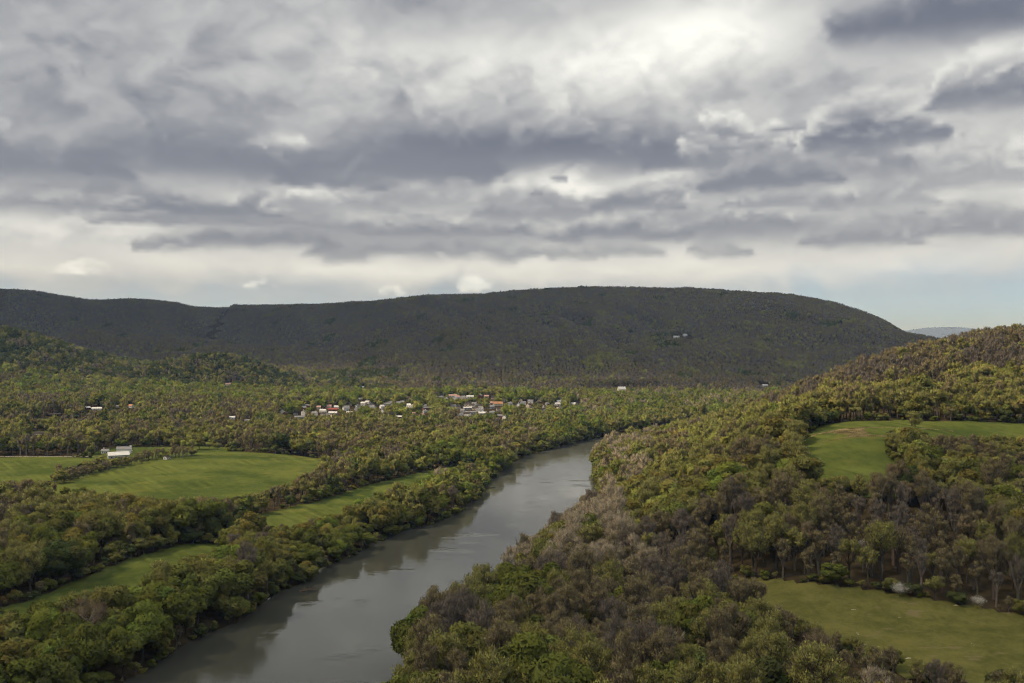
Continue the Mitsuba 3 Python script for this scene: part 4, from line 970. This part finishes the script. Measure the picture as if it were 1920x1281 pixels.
for i in own:
    if i in told:
        continue
    dx, dy = px[i] - MPX[:, 0], py[i] * 683 / 1024 - MPX[:, 1]
    k = int(np.argmin(np.hypot(dx, dy)))
    way = int(round(math.atan2(-dy[k], dx[k]) / (math.pi / 4))) % 8
    classes.setdefault((trees[i][3], k, way), []).append((math.hypot(dx[k], dy[k]), i))
for (kind, k, way), members in classes.items():
    for r, (_d, i) in enumerate(sorted(members)):
        told[i] = (ORDINAL[r] + ' ' if len(members) > 1 else '') + LOOK[kind] + ' ' + WAYS[way] + ' ' + MARKS[k][2]


def tree_matrix(t, rot):
    s = t[4]
    lean = (rot * 7.3) % 9 - 4.5
    return T().translate([t[0], t[1], t[2] - 0.3]).rotate([1, 0, 0], lean).rotate([0, 0, 1], rot).scale([s * t[5] * (0.88 + (rot * 3.7) % 0.26), s * t[5] * (0.88 + (rot * 5.1) % 0.26), s])


SHARED = {}
for n, i in enumerate(sorted(own, key=lambda i: (NAME[trees[i][3]], A[i, 1]))):
    t = trees[i]
    key = number(NAME[t[3]])
    lod = 0 if t[1] < 700 else 1 if t[1] < 1300 else 2
    var = n % VARIANTS[lod]
    if (t[3], lod, var) not in SHARED:
        crown, wood = proto(t[3], lod, var)
        SHARED[t[3], lod, var] = to_ply([crown]), to_ply([wood])
    M = tree_matrix(t, float((i * 137.5) % 360))
    c, w = SHARED[t[3], lod, var]
    scene[key + '__crown'] = {**c, 'to_world': M}
    scene[key + '__trunk'] = {**w, 'to_world': M}
    labels[key] = {'label': told[i], 'category': 'tree', 'group': {'leafy_tree': 'leafy trees of the near woods', 'budding_tree': 'budding trees of the near woods', 'bare_tree': 'bare trees of the near woods', 'sycamore_tree': 'pale sycamores', 'blossoming_tree': 'white blossoming trees', 'spruce_tree': 'dark spruces of the valley'}[NAME[t[3]]]}

# ------------------------------------------------------------------ the mass of the woods
n_woods = {}


def instance(holder, group, matrix):
    n_woods[holder] = n_woods.get(holder, 0) + 1
    scene[f'{holder}__{n_woods[holder]:05d}'] = {'type': 'instance', 'to_world': matrix, 'tree': {'type': 'ref', 'id': group}}


for i, t in enumerate(trees):
    if i in own:
        continue
    lod = 1 if t[1] < 800 else 2 if t[1] < 1500 else 3
    right = bool(east(t[0], t[1]))
    instance('slope_woods' if right else 'valley_woods', group_of(t[3], lod, i % VARIANTS[lod]), tree_matrix(t, float((i * 137.5) % 360)))
labels['valley_woods'] = {'label': 'spring woods of green, olive and brown trees on the valley floor left of the river', 'kind': 'stuff'}
labels['slope_woods'] = {'label': 'brown and olive budding woods on the hill right of the river', 'kind': 'stuff'}

# far forest: patches of canopy that follow the slope
PATCH = 40.0


def patch_group(kind, v):
    name = f'canopy_{kind}_{v}'
    if name not in scene:
        rng = np.random.default_rng([sorted(KINDS).index(kind), 99, v])
        parts = []
        for a in range(4):
            for b in range(4):
                k = kind if rng.uniform() < 0.8 else str(rng.choice(['mauve', 'brown', 'mauve', 'brown', 'hazel']))
                crown = proto(k, 4, int(rng.integers(6)))[0]
                s, az = rng.uniform(0.70, 1.05), rng.uniform(0, 2 * np.pi)
                R = np.array([[math.cos(az), -math.sin(az), 0], [math.sin(az), math.cos(az), 0], [0, 0, 1]])
                off = np.array([(a + 0.5 + rng.uniform(-0.35, 0.35)) / 4 - 0.5, (b + 0.5 + rng.uniform(-0.35, 0.35)) / 4 - 0.5, 0]) * PATCH
                parts.append(((crown[0] * [s * 1.15, s * 1.15, s]) @ R.T + off, np.clip(crown[1] * rng.uniform(0.90, 1.10), 0, 1), unit(crown[2] @ R.T * 0.55 + [0, 0, 0.75])))
        scene[name] = {'type': 'shapegroup', 'canopy': to_ply(parts)}
    return name


fx, fy = np.meshgrid(np.arange(-3800, 3801, PATCH), np.arange(2770, 7000, PATCH))
fx, fy = fx.ravel(), fy.ravel()
m = np.abs(fx) < HALF * fy * 1.02 + 30
fx, fy = fx[m], fy[m]
fz = ground_at(fx, fy)
sx = (ground_at(fx + 20, fy) - ground_at(fx - 20, fy)) / 40
sy = (ground_at(fx, fy + 20) - ground_at(fx, fy - 20)) / 40
Wf = mixture(fx, fy, fz)
M = np.stack([Wf[k] for k in KN], 1)
M /= M.sum(1, keepdims=True)
cut = LineString([(-1860, 6620), (-1700, 5800), (-1530, 5000)])
gone = shapely.distance(shapely.points(fx, fy), cut) < 24
gone |= shapely.distance(shapely.points(fx, fy), ALL_FIELDS) < 22
for x, y, z, wd, hh in HOUSES:
    gone |= (np.hypot(fx - x, fy - y) < 40) | ((np.abs(fx - x * fy / y) < 26) & (fy < y) & (fy > y - 160))
pick = pick_kinds(fx / 3, fy / 3, M)
for i in np.argsort(fy):
    if gone[i]:
        continue
    x, y, z = fx[i], fy[i], fz[i]
    b0, b1 = max(int((x - 20) / y / 1.2 * 1200 + 600), 0), min(int((x + 20) / y / 1.2 * 1200 + 600), 1199)
    if b1 >= b0:
        if (z + 26 + 20 * abs(sy[i]) - 150) / y < horizon[b0:b1 + 1].min() - 0.0006:
            continue
        horizon[b0:b1 + 1] = np.maximum(horizon[b0:b1 + 1], (z + 8 - 150) / y)
    q = int(RNG.integers(4))
    c, s_ = [(1, 0), (0, 1), (-1, 0), (0, -1)][q]
    k = float(RNG.uniform(0.95, 1.12))
    gx_, gy_ = sx[i], sy[i]
    R = np.array([[c * k, -s_ * k, 0, x], [s_ * k, c * k, 0, y], [(gx_ * c + gy_ * s_) * k, (-gx_ * s_ + gy_ * c) * k, k, z - 1.5], [0, 0, 0, 1]])
    instance('mountain_forest', patch_group(KN[pick[i]], int(RNG.integers(3))), T(R))
labels['mountain_forest'] = {'label': 'grey brown and dull green forest over the far plain and the long mountain', 'kind': 'stuff'}

# ------------------------------------------------------------------ the air
scene['air'] = {'type': 'homogeneous', 'albedo': {'type': 'rgb', 'value': (0.90, 0.94, 0.98)}, 'sigma_t': {'type': 'rgb', 'value': (HAZE * 0.65, HAZE * 0.97, HAZE * 1.60)}}
zlo, zhi = float(mz.min()) - 1.0, 800.0
scene['haze'] = {'type': 'cube', 'bsdf': {'type': 'null'}, 'interior': {'type': 'ref', 'id': 'air'},
                 'to_world': T().translate([0, 21200, (zlo + zhi) / 2]).scale([48600, 27800, (zhi - zlo) / 2])}
labels['haze'] = {'label': 'thin bluish air between the overlook and the far ridges', 'kind': 'stuff'}
print('trees', len(trees), 'own', len(own), n_woods)
